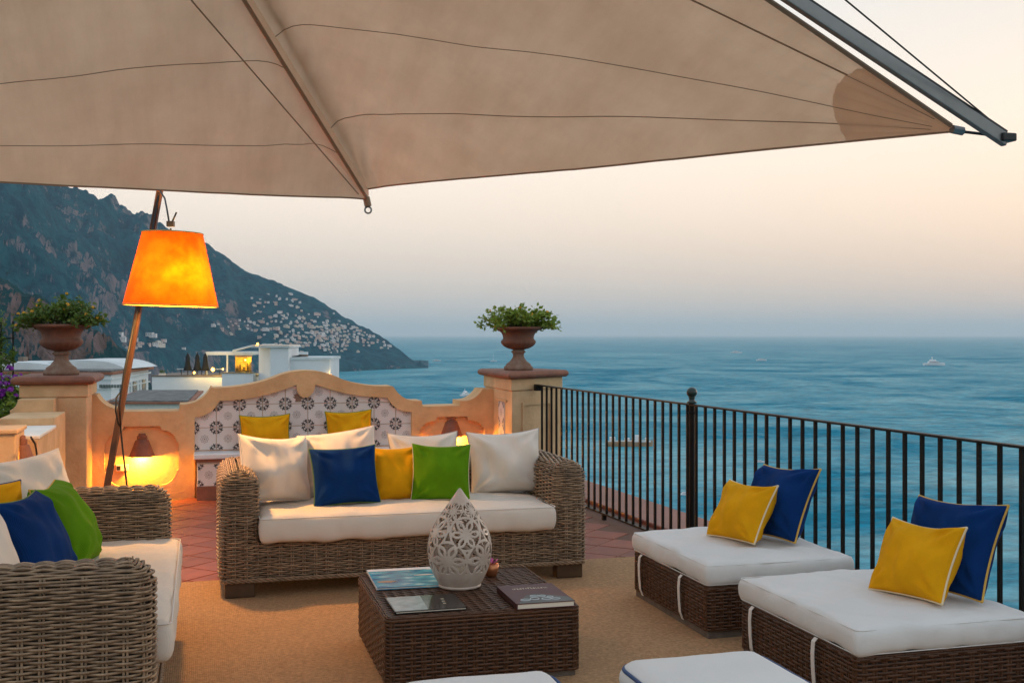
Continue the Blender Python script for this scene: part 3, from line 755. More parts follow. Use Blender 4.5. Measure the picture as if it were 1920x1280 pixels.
# ---- jute rug
def rug_mat():
    m = mat('jute', (.56, .325, .16), .95, .0, 55, .0, 60, col2=(.33, .185, .088), detail=12); t = m.node_tree; n = t.nodes; bs = n['Principled BSDF']
    c = n.new('ShaderNodeTexCoord'); w1 = n.new('ShaderNodeTexWave'); w1.bands_direction = 'X'; w1.inputs['Scale'].default_value = 34; w1.inputs['Distortion'].default_value = 3; w1.inputs['Detail'].default_value = 3
    w2 = n.new('ShaderNodeTexWave'); w2.bands_direction = 'Y'; w2.inputs['Scale'].default_value = 30; w2.inputs['Distortion'].default_value = 3; w2.inputs['Detail'].default_value = 3
    mu = n.new('ShaderNodeMath'); mu.operation = 'MULTIPLY'; bp = n.new('ShaderNodeBump'); bp.inputs['Strength'].default_value = .7; bp.inputs['Distance'].default_value = .005
    for w in (w1, w2): t.links.new(c.outputs['Object'], w.inputs['Vector'])
    t.links.new(w1.outputs['Fac'], mu.inputs[0]); t.links.new(w2.outputs['Fac'], mu.inputs[1]); t.links.new(mu.outputs[0], bp.inputs['Height']); t.links.new(bp.outputs[0], bs.inputs['Normal'])
    return m
b = MB(); b.box(-3.2, 3.12, .4, 7.21, .002, .013)
rug = bevel(b.build('rug', rug_mat()), .004); tag(rug, 'large tan jute rug under the seating group', 'rug')

# ---- back parapet wall with arched tile panel
def uz(px, py, w=WALL): p = at_w(px, py, w); return (p.x, p.z)
def arc_pts(p, q, bow, n=8):
    """curve from p to q, bowed sideways by bow*length"""
    p, q = Vector(p), Vector(q); d = q - p; nn = Vector((-d.y, d.x)); out = []
    for i in range(n + 1):
        s = i / n; out.append(tuple(p + d * s + nn * (bow * 4 * s * (1 - s))))
    return out
LOWZ = uz(280, 771)[1]
top = []
top += [uz(165, 740)]
top += arc_pts(uz(181, 740), uz(230, 766), -.16)
top += [uz(231, 771.5), uz(336, 770)]
top += arc_pts(uz(336.5, 758), uz(396, 725), -.16)
top += arc_pts(uz(399, 727), uz(510, 709), -.045)
top += arc_pts(uz(513, 708), uz(577, 694.5), .06)[1:]
top += arc_pts(uz(579, 694.5), uz(640, 710), .06)[1:]
top += arc_pts(uz(643, 711), uz(735, 723.5), -.05)
top += arc_pts(uz(738, 725), uz(791, 751), -.16)
top += [uz(792.5, 762), uz(862, 760)]
top += arc_pts(uz(862.5, 751), uz(905, 729), -.16)
top += [uz(935, 729)]
arch = [uz(772, 850), uz(772, 773)]
arch += arc_pts(uz(771, 772), uz(727, 746), .15)
arch += arc_pts(uz(724, 745), uz(593, 721), .045)
arch += arc_pts(uz(591.5, 722), uz(577, 745), .12, 5)[:-1]
arch += [uz(577, 745), uz(567, 745)]
arch += arc_pts(uz(566, 744), uz(556, 722), .12, 5)[1:]
arch += arc_pts(uz(555, 721.5), uz(414, 751), .05)
arch += arc_pts(uz(411, 752), uz(366, 782), .15)
arch += [uz(365, 783), uz(365, 850)]
zb = -.01
def niche(pxc, ptop, pA, pa, z_arc, z_low, z_bot):
    u0 = uz(pxc, 800)[0]; A_ = uz(pA, 800)[0] - u0; a_ = uz(pa, 800)[0] - u0
    zt = uz(pxc, ptop)[1]
    half = [(a_, zt), (a_ + .012, zt - .035)]
    R_ = A_ - .02 - (a_ + .012)
    for i in range(9):
        t = i / 8 * math.pi / 2; half.append((a_ + .012 + R_ * math.sin(t), z_arc + (zt - .04 - z_arc) * math.cos(t)))
    half += [(A_, z_arc - .005), (A_, z_low), (A_ - .02, z_low - .01)]
    for i in range(1, 9):
        t = i / 8 * math.pi / 2; half.append((a_ + .012 + R_ * math.cos(t), z_low - (z_low - z_bot - .04) * math.sin(t)))
    half += [(a_, z_bot)]
    return [(u0 + x, z) for x, z in half] + [(u0 - x, z) for x, z in reversed(half)], u0
nl, NU1 = niche(266, 799, 335, 300, .53, .27, .09)
nr, NU2 = niche(848, 781, 908, 876, .60, .30, .09)
outer = [(top[0][0], zb)] + top + [(top[-1][0], zb), (arch[0][0], zb)] + arch + [(arch[-1][0], zb)]
outer = outer[::-1]
wall = empty('parapet_wall', (1.0, WALL + .15, 0), 0, 'ochre parapet wall with arched crest, niches and patterned tile panel', 'wall')
wo = Vector(wall.location)
pl = lambda a, c, d: (a - wo.x, d - wo.y, c)
b = MB(); b.poly([outer, nl, nr], pl, WALL, WALL + .05); bevel(b.build('facing', M['plaster'], wall, fix=True), .006)
core = [(top[0][0], zb)] + top + [(top[-1][0], zb)]
b = MB(); b.poly([core[::-1]], pl, WALL + .0502, WALL + .34); bevel(b.build('core', M['plaster'], wall, fix=True), .008)
# patterned tiles
TW = .2155
def tile_mesh(w, h, name):
    b = MB(); e = .0025; y0, y1 = .002, -.007
    b.add([(-w / 2, y0, -h / 2), (w / 2, y0, -h / 2), (w / 2, y0, h / 2), (-w / 2, y0, h / 2),
           (-w / 2 + e, y1, -h / 2 + e), (w / 2 - e, y1, -h / 2 + e), (w / 2 - e, y1, h / 2 - e), (-w / 2 + e, y1, h / 2 - e)],
          [(4, 5, 6, 7), (0, 1, 5, 4), (1, 2, 6, 5), (2, 3, 7, 6), (3, 0, 4, 7)])
    yo = y1 - .0006
    R_ = .31 * TW
    def shape(cx, cz, ang, pts, mi):
        c, s = math.cos(ang), math.sin(ang); v = []
        for r, t in pts: v.append((cx + (r * c - t * s), yo, cz + (r * s + t * c)))
        ar = sum((v[i][0] * v[(i + 1) % len(v)][2] - v[(i + 1) % len(v)][0] * v[i][2]) for i in range(len(v)))
        b.add(v, [tuple(range(len(v))) if ar > 0 else tuple(range(len(v) - 1, -1, -1))], mi)
    for sx, sz, base in ((-1, -1, 0), (1, -1, 90), (1, 1, 180), (-1, 1, 270)):
        cx, cz = sx * (w / 2 - .001), sz * (h / 2 - .001)
        for da in (22.5, 67.5):
            a = D2R(base + da)
            leaf = [(.34, 0), (.48, .15), (.58, .07), (.72, .20), (.80, .09), (1.04, .0), (.80, -.09), (.72, -.20), (.58, -.07), (.48, -.15)]
            shape(cx, cz, a, [(r * R_, t * R_) for r, t in leaf], 1)
            for sg in (-1, 1):
                shape(cx, cz, a + sg * .26, [(r * R_, t * R_) for r, t in [(.62, .04), (.74, .09), (.92, .03), (.80, -.04), (.72, -.02)]], 1)
        for da in (3.5, 45, 86.5):
            shape(cx, cz, D2R(base + da), [(r * R_, t * R_) for r, t in [(.10, 0), (.3, .035), (.62, .0), (.3, -.035)]], 2)
        shape(cx, cz, D2R(base + 45), [(r * R_, t * R_) for r, t in [(.86, .04), (.95, .0), (.86, -.04), (.78, 0)]], 1)
    r2 = .185 * TW
    for k in range(8):
        a = k * math.pi / 4
        pet = [(.30, 0), (.5, .16), (.78, .25), (.95, .12), (1.0, 0), (.95, -.12), (.78, -.25), (.5, -.16)]
        for i in range(len(pet)):
            p, q = pet[i], pet[(i + 1) % len(pet)]
            c_ = (.68, 0)
            ins = lambda z: (c_[0] + (z[0] - c_[0]) * .72, z[1] * .66)
            shape(0, 0, a, [(r * r2, t * r2) for r, t in (p, q, ins(q), ins(p))], 2)
    shape(0, 0, 0, [(.2 * r2 * math.cos(t), .2 * r2 * math.sin(t)) for t in np.linspace(0, 2 * math.pi, 9)[:-1]], 2)
    o = b.build(name, [M['tile_white'], M['tile_ink'], M['tile_ink_soft']]); me = o.data; bpy.data.objects.remove(o); return me
TM = tile_mesh(TW - .003, TW - .003, 'patterned_tile')
object_tone(M['tile_white'], .93, 1.05)
SEAT = .436
U_L = .137
from mathutils.geometry import intersect_point_line
def inside(poly, x, z):
    c = False; n = len(poly)
    for i in range(n):
        x1, z1 = poly[i]; x2, z2 = poly[(i + 1) % n]
        if (z1 > z) != (z2 > z) and x < (x2 - x1) * (z - z1) / (z2 - z1 + 1e-12) + x1: c = not c
    return c
topx = sorted(top)
for i in range(-1, 10):
    for j in range(4):
        u = U_L + (i + .5) * TW; z = SEAT + .003 + (j + .5) * TW
        # any corner shows through the arch?
        if not any(inside(arch, u + a * TW * .48, z + c * TW * .48) for a in (-1, 0, 1) for c in (-1, 0, 1)): continue
        me_ = TM; ztop = min(float(np.interp(x, [q[0] for q in topx], [q[1] for q in topx])) for x in np.linspace(u - TW / 2, u + TW / 2, 7)) - .035
        if ztop < z + TW / 2:                       # cut to fit under the crest
            if ztop < z - TW / 2 + .02: continue
            bm = bmesh.new(); bm.from_mesh(TM)
            bmesh.ops.bisect_plane(bm, geom=bm.verts[:] + bm.edges[:] + bm.faces[:], plane_co=(0, 0, ztop - z), plane_no=(0, 0, 1), clear_outer=True)
            me_ = TM.copy(); bm.to_mesh(me_); bm.free()
        o = bpy.data.objects.new('patterned_tile', me_); COL.objects.link(o); o.parent = wall
        o.location = (u - wo.x, WALL + .0475 - wo.y, z)
# patch of missing plaster under the crest
b = MB(); rr = random.Random(4); pts = []
c0 = uz(560, 745)
for k in range(22):
    a = k / 22 * 2 * math.pi; r = .05 * (.5 + rr.random()); pts.append((c0[0] + r * 1.1 * math.cos(a), c0[1] - .005 + r * .6 * math.sin(a)))
b.poly([pts[::-1]], pl, WALL + .0365, WALL + .0385); b.build('crumbled_patch', M['terracotta_old'], wall, fix=True)

# ---- tiled bench in front of it
bu0, bu1 = arch[-1][0] + .012, arch[0][0] - .012
bench = empty('tiled_bench', ((bu0 + bu1) / 2, 10.9, 0), 0, 'low bench with white marble seat and patterned tile front under the arched wall', 'bench')
bo = Vector(bench.location)
b = MB(); b.box(bu0 - bo.x - .02, bu1 - bo.x + .02, 10.735 - bo.y, 11.035 - bo.y, SEAT - .052, SEAT); bevel(b.build('seat_slab', M['marble'], bench), .012, 3)
b = MB(); b.box(bu0 - bo.x, bu1 - bo.x, 10.757 - bo.y, 11.03 - bo.y, SEAT - .078, SEAT - .0525); b.build('moulding', M['terracotta'], bench)
b = MB(); b.box(bu0 - bo.x + .01, bu1 - bo.x - .01, 10.79 - bo.y, 11.03 - bo.y, .13, SEAT - .0785); b.build('front_wall', M['plaster_white'], bench)
b = MB(); b.box(bu0 - bo.x + .006, bu1 - bo.x - .006, 10.782 - bo.y, 11.03 - bo.y, .0, .1295); bevel(b.build('plinth', M['terracotta'], bench), .004)
for i in range(10):
    u = bu0 + .012 + (i + .5) * TW * .963
    o = bpy.data.objects.new('patterned_tile', TM); COL.objects.link(o); o.parent = bench
    o.scale = (.963, 1, .985); o.location = (u - bo.x, 10.7885 - bo.y, .131 + TW / 2 - .002)

# ---- pillars with terracotta caps
def prism(name, poly, z0, z1, m, parent, bv=.008, o=(0, 0)):
    b = MB(); b.poly([poly], lambda a, c, d: (a - o[0], c - o[1], d), z0, z1); return bevel(b.build(name, m, parent, fix=True), bv, 3)
def grow(poly, d):
    n = len(poly); out = []; ar = sum(poly[i][0] * poly[(i + 1) % n][1] - poly[(i + 1) % n][0] * poly[i][1] for i in range(n)); sg = 1 if ar > 0 else -1
    for i in range(n):
        p, q, r = Vector(poly[i - 1]), Vector(poly[i]), Vector(poly[(i + 1) % n])
        e1 = (q - p).normalized(); e2 = (r - q).normalized(); n1 = Vector((e1.y, -e1.x)) * sg; n2 = Vector((e2.y, -e2.x)) * sg
        bi = (n1 + n2).normalized(); out.append(tuple(q + bi * d / max(.35, bi.dot(n1))))
    return out
FC = Vector((2.856, 10.30)); da_ = D2R(36)
RC = FC + Vector((math.cos(da_), math.sin(da_))) * .80
PR = [tuple(FC), tuple(RC), (RC.x - .16, 11.36), (FC.x, 11.36)]
pil = empty('pillar', (3.05, 10.85, 0), 0, 'ochre pillar with terracotta cap at the corner of wall and railing', 'pillar'); po = (3.05, 10.85)
prism('shaft', PR, 0, 1.0, M['plaster_light'], pil, .01, po)
prism('neck', grow(PR, .012), 1.0002, 1.115, M['plaster_light'], pil, .01, po)
cp = MB()
def cap_stack(poly, z0, z1, name, parent, o):
    """rounded slab: several rings"""
    b = MB(); n = len(poly); rings = []
    N = 9
    for i in range(N):
        t = i / (N - 1) * math.pi; z = z0 + (z1 - z0) * (1 - math.cos(t)) / 2; r = (z1 - z0) * .62 * math.sin(t)
        rings.append([(x - o[0], y - o[1], z) for x, y in grow(poly, r - .01)])
    v = [p for r in rings for p in r]
    f = [(i * n + k, i * n + (k + 1) % n, (i + 1) * n + (k + 1) % n, (i + 1) * n + k) for i in range(N - 1) for k in range(n)] + [tuple(range(n - 1, -1, -1)), tuple((N - 1) * n + k for k in range(n))]
    b.add(v, f); ob = b.build(name, M['terracotta'], parent, fix=True); bevel(ob, .018, 3); return ob
cap_stack(grow(PR, .035), 1.115, 1.185, 'cap', pil, po)
# tile strip and mouldings on its left face, raised field on the right face
b = MB(); b.box(FC.x - .014 - po[0], FC.x - .0005 - po[0], 10.47 - po[1], 10.86 - po[1], .885, .905); b.build('ledge_moulding', M['plaster'], pil)
for i in range(3):
    o = bpy.data.objects.new('patterned_tile', TM); COL.objects.link(o); o.parent = pil
    o.rotation_euler = (0, 0, D2R(-90)); o.location = (FC.x - .0025 - po[0], 10.665 - po[1], .775 - i * TW)
e1 = (RC - FC).normalized(); n1 = Vector((e1.y, -e1.x))
b = MB()
def fr(a, c, d): p = FC + e1 * a + n1 * d; return (p.x - po[0], p.y - po[1], c)
b.poly([[(.15, .12), (.62, .12), (.62, .885), (.15, .885)], [(.18, .15), (.18, .855), (.59, .855), (.59, .15)]], fr, .0005, .014); b.build('field_moulding', M['plaster_light'], pil, fix=True)

# left pillar and the parapet running towards the camera
PL_ = [(-1.51, 10.50), (-.973, 10.50), (-.973, 11.36), (-1.51, 11.36)]
pil2 = empty('pillar', (-1.24, 10.9, 0), 0, 'ochre pillar with terracotta cap behind the wicker sofa at the left', 'pillar'); po2 = (-1.24, 10.9)
prism('shaft', PL_, 0, .99, M['plaster_light'], pil2, .01, po2)
prism('neck', grow(PL_, .012), .9902, 1.10, M['plaster_light'], pil2, .01, po2)
cap_stack(grow(PL_, .04), 1.10, 1.175, 'cap', pil2, po2)
b = MB(); fl = [(-.27, 10.5), ]
prof_ = [(-1.5, .99)] + arc_pts((-1.5, .97), (-1.56, .90), .12, 6) + [(-1.56, .80), (-1.215, .80), (-1.215, .99)]
b.poly([prof_], lambda a, c, d: (a - po2[0], d - po2[1], c), 10.25, 10.498); bevel(b.build('scroll_bracket', M['plaster_light'], pil2, fix=True), .006)
lw = empty('side_parapet', (-1.3, 9.4, 0), 0, 'low ochre parapet with white top running from the left pillar towards the camera', 'wall'); lo_ = (-1.3, 9.4)
b = MB(); b.box(-1.53 - lo_[0], -1.12 - lo_[0], 9.50 - lo_[1], 10.245 - lo_[1], 0, .883); bevel(b.build('step_block', M['plaster_light'], lw), .008)
b = MB(); b.box(-1.40 - lo_[0], -1.115 - lo_[0], 8.52 - lo_[1], 9.498 - lo_[1], 0, .80); bevel(b.build('wall_body', M['plaster_light'], lw), .008)
b = MB(); b.box(-1.41 - lo_[0], -1.105 - lo_[0], 8.53 - lo_[1], 9.495 - lo_[1], .8005, .825); bevel(b.build('white_top', M['plaster_white'], lw), .006)
# quarter-arch moulding on its inner face
for (ya, yb, za, zb_) in ((9.35, 9.62, .60, .42), ):
    b = MB(); pts = [( -1.104 - lo_[0], ya + (yb - ya) * math.sin(t) - lo_[1], zb_ + (za - zb_) * math.cos(t)) for t in np.linspace(0, math.pi / 2, 9)] + [(-1.104 - lo_[0], yb - lo_[1], .1)]
    b.tube(pts, .014, 8); b.build('panel_moulding', M['terracotta'], lw, smooth=True)
pr = empty('parapet_pier', (-1.9, 8.3, 0), 0, 'ochre pier at the left edge closing the low parapet', 'wall'); lp_ = (-1.9, 8.3)
b = MB(); b.box(-2.9 - lp_[0], -1.20 - lp_[0], 8.12 - lp_[1], 8.515 - lp_[1], 0, .875); bevel(b.build('pier_body', M['plaster_light'], pr), .01)
b = MB(); b.box(-2.92 - lp_[0], -1.185 - lp_[0], 8.10 - lp_[1], 8.53 - lp_[1], .8752, .905); bevel(b.build('pier_top', M['plaster_light'], pr), .008)
b = MB(); b.poly([[(-2.7, .12), (-1.34, .12), (-1.34, .76), (-2.7, .76)][::-1], [(-2.67, .15), (-2.67, .73), (-1.37, .73), (-1.37, .15)]], lambda a, c, d: (a - lp_[0], d - lp_[1], c), 8.085, 8.119); bevel(b.build('panel_moulding', M['plaster_light'], pr, fix=True), .004)

# ---- terracotta wall lights
def sconce(u, w, z, label, power, rz=0):
    e = empty('wall_light', (u, w, z), rz, label, 'lamp')
    # half-cone shade, flat back on the wall (local +y), open below
    b = MB(); n = 14; prof = [(.118, 0.0), (.112, .012), (.060, .150), (.046, .155), (.046, .190), (.034, .194), (.030, .215)]
    v = []
    for r, zz in prof:
        for k in range(n + 1):
            a = math.pi + math.pi * k / n; v.append((r * math.cos(a), -.004 + r * .85 * math.sin(a), zz))
    m_ = n + 1
    f = [(i * m_ + k, i * m_ + k + 1, (i + 1) * m_ + k + 1, (i + 1) * m_ + k) for i in range(len(prof) - 1) for k in range(n)]
    f.append(tuple((len(prof) - 1) * m_ + k for k in range(m_)))
    b.add(v, f); o = b.build('shade', M['terracotta'], e, fix=True); sd = o.modifiers.new('s', 'SOLIDIFY'); sd.thickness = .008
    b = MB(); b.lathe([(.012, .10), (.012, .13)], 8, c=(0, -.045, 0)); b.build('socket', M['metal_dark'], e)
    b = MB(); b.lathe([(.010, .10), (.026, .075), (.030, .055), (.022, .035), (.006, .028)], 10, c=(0, -.045, 0)); b.build('bulb_glass', emit('bulb_glow_%d' % int(u * 100 + 999), (1, .66, .18), 4.0), e, smooth=True)
    ld = bpy.data.lights.new('bulb', 'POINT'); ld.energy = power; ld.color = (1, .42, .04); ld.shadow_soft_size = .022
    lo = bpy.data.objects.new('bulb', ld); COL.objects.link(lo); lo.parent = e; lo.location = (0, -.072, -.004)
    return e
sconce(NU1, WALL + .05, .40, 'terracotta wall light glowing in the niche beside the leaning lamp pole', 40.0)
sconce(NU2, WALL + .05, .515, 'terracotta wall light glowing in the niche left of the right pillar', 50.0)
s3 = sconce(-1.198, 8.33, .63, 'terracotta wall light on the side of the pier behind the white pillow', 3, D2R(90))
s4 = sconce(-2.05, 8.085, .50, 'terracotta wall light at the far left edge on the pier', 9.0)
b = MB(); p_ = [at_u(58, 819, -1.09), at_u(66, 832, -1.08), at_u(69, 850, -1.08), at_u(68, 880, -1.08), at_u(66, 960, -1.085)]
b.tube(p_, .007, 6); tag(b.build('power_cable', M['cable'], smooth=True), 'black cable hanging over the low side parapet behind the white pillow', 'cable')
# socket box on the wall
sb = empty('socket_box', (at_w(229, 876, WALL).x, WALL + .05, .30), 0, 'small electric socket box on the wall left of the glowing light', 'socket')
b = MB(); b.box(-.055, .055, -.04, -.001, -.03, .03); bevel(b.build('box', M['house_c'], sb), .004)
b = MB(); b.box(-.048, -.015, -.043, -.0402, -.02, .02); b.build('cover', M['cable'], sb)

# ---- railing
railing = empty('railing', (*rail(4.5), 0), 0, 'black iron railing with square bars along the sea side', 'railing')
ro = Vector((*rail(4.5), 0)); ang = math.atan2(rdir.y, rdir.x); Rm = Matrix.Rotation(ang, 4, 'Z')
def rbox(d0, d1, z0, z1, hw, name, m='iron', bv=.0):
    b = MB(); b.box(d0 - 4.5, d1 - 4.5, -hw, hw, z0, z1, M=Rm); o = b.build(name, M[m], railing)
    if bv: bevel(o, bv)
    return o
RL = 9.0; RH = 1.055
rbox(-.09, RL, RH - .012, RH, .021, 'top_rail', bv=.003)
rbox(-.09, RL, .045, .057, .018, 'bottom_rail')
D_POST = (RAIL0.y - 7.22) / abs(rdir.y)
bm_ = MB(); bm_.box(-.0085, .0085, -.0085, .0085, .0575, RH - .0125); bo_ = bm_.build('bar', M['iron']); barme = bo_.data; bpy.data.objects.remove(bo_)
sp = D_POST / 24.3
d = sp * .8; k = 0
while d < RL - .02:
    if abs(d - D_POST) > sp * .45 and abs(d - D_POST - 4.6) > sp * .45:
        o = bpy.data.objects.new('bar', barme); COL.objects.link(o); o.parent = railing
        p = Rm @ Vector((d - 4.5, 0, 0)); o.location = (p.x, p.y, 0); o.rotation_euler = (0, 0, ang + rng.normal(0, .02))
    d += sp
for dd in (D_POST * .51, D_POST * 1.5): rbox(dd - .016, dd + .016, -.01, .044, .016, 'foot')
for dd in (D_POST, D_POST + 4.6):
    b = MB(); p = Rm @ Vector((dd - 4.5, 0, 0))
    b.lathe([(.020, 0), (.020, .98), (.026, .985), (.026, 1.0), (.020, 1.005), (.020, RH + .004)], 12, c=(p.x, p.y, 0)); post = b.build('post', M['iron'], railing, smooth=False)
    b = MB(); prof = [(.034, RH + .004), (.036, RH + .014), (.022, RH + .022), (.019, RH + .038), (.026, RH + .046)] + [(.037 * math.sin(t), RH + .080 - .037 * math.cos(t)) for t in np.linspace(.6, 3.0, 10)]
    b.lathe(prof, 16, c=(p.x, p.y, 0)); b.build('ball_finial', M['iron_green'], post, smooth=True)
b = MB(); p = Rm @ Vector((0.02 - 4.5, 0, 0)); b.box(p.x - .035, p.x + .035, p.y - .02, p.y + .06, RH - .06, RH - .0125); b.build('wall_bracket', M['iron'], railing)

# ---- urns and their plants
URN = [(.0, 0), (.143, 0), (.146, .018), (.143, .036), (.128, .042), (.122, .060), (.088, .085), (.062, .118), (.054, .145), (.060, .170), (.072, .176), (.072, .188), (.058, .194), (.060, .203),
       (.105, .216), (.142, .236), (.163, .258), (.172, .280), (.170, .296), (.158, .306), (.154, .318), (.158, .345), (.172, .372), (.198, .392), (.226, .402), (.240, .408), (.243, .420), (.236, .430), (.222, .430), (.205, .415), (.18, .40), (0.0, .395)]
def urn(loc, s, label):
    e = empty('urn', loc, 0, label, 'urn', 'terracotta urns on the pillars')
    def flute(i, a):
        z = URN[i][1]
        return .035 * abs(math.sin(10 * a)) if .205 < z < .285 else 0
    b = MB(); b.lathe([(r * s, z * s) for r, z in URN[1:14]], 40); b.build('foot', M['terracotta_old'], e, smooth=True)
    i0 = 13
    b = MB(); b.lathe([(r * s, z * s + .0003) for r, z in URN[13:31]], 80, flute=lambda i, a: flute(i + 13, a), cap=False); b.build('bowl', M['terracotta_urn'], e, smooth=True)
    b = MB(); b.lathe([(.19 * s, .385 * s), (.19 * s, .40 * s), (.01, .41 * s)], 24); b.build('soil', M['soil'], e)
    return e
UR = Vector((3.04, 10.72, 1.186)); p = at(972, 697, 1); 
UR.x = u_at(972, 10.80); UR.y = 10.80
urn(UR, 1.0, 'terracotta urn on the pillar beside the railing')
UL = Vector((u_at(115, 10.88), 10.88, 1.176))
urn(UL, 1.06, 'dark terracotta urn on the left pillar under the mountain')
def leafy(parent, n, ext, z0, hgt, lsize, seed, mats, ntip=60, name='foliage', droop=.0):
    rr = random.Random(seed); b = MB(); st = MB(); tips = []
    for k in range(ntip):
        a = rr.uniform(0, 6.283); rad = math.sqrt(rr.random()); x = ext * rad * math.cos(a); y = ext * rad * .8 * math.sin(a)
        z = z0 + hgt * (.42 + .58 * (1 - rad ** 2.2)) * rr.uniform(.7, 1.12) - droop * max(0, rad - .75) * 2 * rr.random()
        tips.append(Vector((x, y, z)))
        q0 = Vector((x * .35, y * .35, z0 - .02)); mid = (q0 + tips[-1]) / 2 + Vector((0, 0, .03))
        st.tube([q0, mid, tips[-1]], [.004, .003, .0015], 4)
        for j in range(n // ntip):
            s_ = rr.uniform(.35, 1.05); c = q0.lerp(tips[-1], s_) + Vector((rr.gauss(0, .02), rr.gauss(0, .02), rr.gauss(0, .016) + .03 * math.sin(3.14 * min(1, s_))))
            L = lsize * rr.uniform(.6, 1.25); d = Vector((rr.gauss(0, 1), rr.gauss(0, 1), rr.gauss(.15, .6))).normalized(); sd = d.orthogonal().normalized()
            sd = Matrix.Rotation(rr.uniform(0, 6.28), 3, d) @ sd; up = d.cross(sd)
            b.add([c, c + d * L * .45 + sd * L * .30 + up * L * .07, c + d * L - up * L * .1, c + d * L * .45 - sd * L * .30 + up * L * .07], [(0, 1, 2, 3)], rr.randrange(2))
    o = b.build(name, mats, parent); tag(o, kind='stuff'); s_o = st.build('stems', M['stem'], parent); tag(s_o, kind='stuff')
    return tips
def blossoms(parent, tips, n, r, m, seed):
    rr = random.Random(seed)
    for k in range(n):
        t = rr.choice(tips); c = t + Vector((rr.gauss(0, .012), rr.gauss(0, .012), rr.uniform(.0, .03))); b = MB()
        for i in range(9):
            d = Vector((rr.gauss(0, 1), rr.gauss(0, 1), abs(rr.gauss(0, .8)))).normalized(); q = c + d * r * .6; s = d.orthogonal().normalized(); u = d.cross(s); h = r * .45
            b.add([q + s * h, q + u * h, q - s * h, q - u * h], [(0, 1, 2, 3)])
        b.build('blossom', m, parent)
pR = empty('flowering_plant', UR + Vector((0, 0, .395)), 0, 'green lantana plant with small pale flowers in the urn by the railing', 'plant')
tp = leafy(pR, 3200, .42, 0, .225, .046, 3, [M['leaf_a'], M['leaf_a']], 80, droop=.22); blossoms(pR, tp, 16, .018, M['flower_yellow'], 5)
pL = empty('flowering_plant', UL + Vector((0, 0, .42)), 0, 'darker green lantana plant with many orange flowers in the left urn', 'plant')
tp = leafy(pL, 3000, .39, 0, .26, .046, 8, [M['leaf_b'], M['leaf_b']], 70, droop=.18); blossoms(pL, tp, 34, .022, M['flower_yellow'], 9)

# trellis with climbing plants at the far left
tre = empty('trellis', at(8, 0, 11.6) * 1.0, 0, 'dark metal trellis overgrown by a climber at the left edge', 'trellis'); p0 = at(0, 700, 11.6); tre.location = (p0.x, p0.y, 0)
for i in range(4):
    x = -.22 + i * .115
    b = MB(); b.tube([(x, 0, 0), (x, 0, 1.68)], .009, 6); b.build('upright', M['iron'], tre)
for z in (.5, .75, 1.0, 1.25, 1.5):
    b = MB(); b.tube([(-.24, .012, z), (.14, .012, z)], .007, 6); b.build('crossbar', M['iron'], tre)
cl = empty('climbing_plant', (p0.x - .12, p0.y - .05, 1.15), 0, 'climbing plant on the trellis at the left edge', 'plant')
leafy(cl, 1300, .28, -.1, .72, .05, 15, [M['leaf_b'], M['leaf_b']], 50)
bg = empty('bougainvillea', (*at(27, 740, 11.2).xy, .68), 0, 'purple bougainvillea blooming at the left edge', 'plant')
tp = leafy(bg, 900, .26, .05, .42, .05, 25, [M['leaf_b'], M['leaf_a']], 50); blossoms(bg, [t for t in tp if t.z > .15], 110, .036, M['flower_purple'], 4)
bs_ = empty('leafy_bush', (*at(5, 800, 10.9).xy, .3), 0, 'green leafy bush below the bougainvillea at the left edge', 'plant')
leafy(bs_, 2200, .34, .0, .58, .06, 31, [M['leaf_a'], M['leaf_b']], 70)

# ---- floor lamp
LY, LS = 7.35, .80
LB = at(174, 1067, LY); LB.z = .0
lamp = empty('floor_lamp', LB, -YAW, 'leaning wooden floor lamp with glowing orange shade', 'lamp')
ptop = at(301, 350, LY) - LB; Rl = Matrix.Rotation(YAW, 3, 'Z'); ptop = Rl @ ptop
b = MB(); t = ptop.normalized(); sx = Vector((1, 0, 0)); sx = (sx - t * sx.dot(t)).normalized(); sy2 = t.cross(sx); h_ = .0185
v = [q + sx * a * h_ + sy2 * c * h_ for q in (Vector((0, 0, .02)), ptop) for a, c in ((-1, -1), (1, -1), (1, 1), (-1, 1))]
b.add(v, [(3, 2, 1, 0), (4, 5, 6, 7), (0, 1, 5, 4), (1, 2, 6, 5), (2, 3, 7, 6), (3, 0, 4, 7)]); bevel(b.build('pole', M['wood_pole'], lamp), .004)
b = MB(); b.lathe([(.22, 0), (.22, .018), (.20, .022)], 24); b.build('foot_plate', M['metal_dark'], lamp)
def lpt(px, py, Y=8.85): Y = LY + (Y - 9.25) * LS; return Rl @ (at(px, py, Y) - LB)
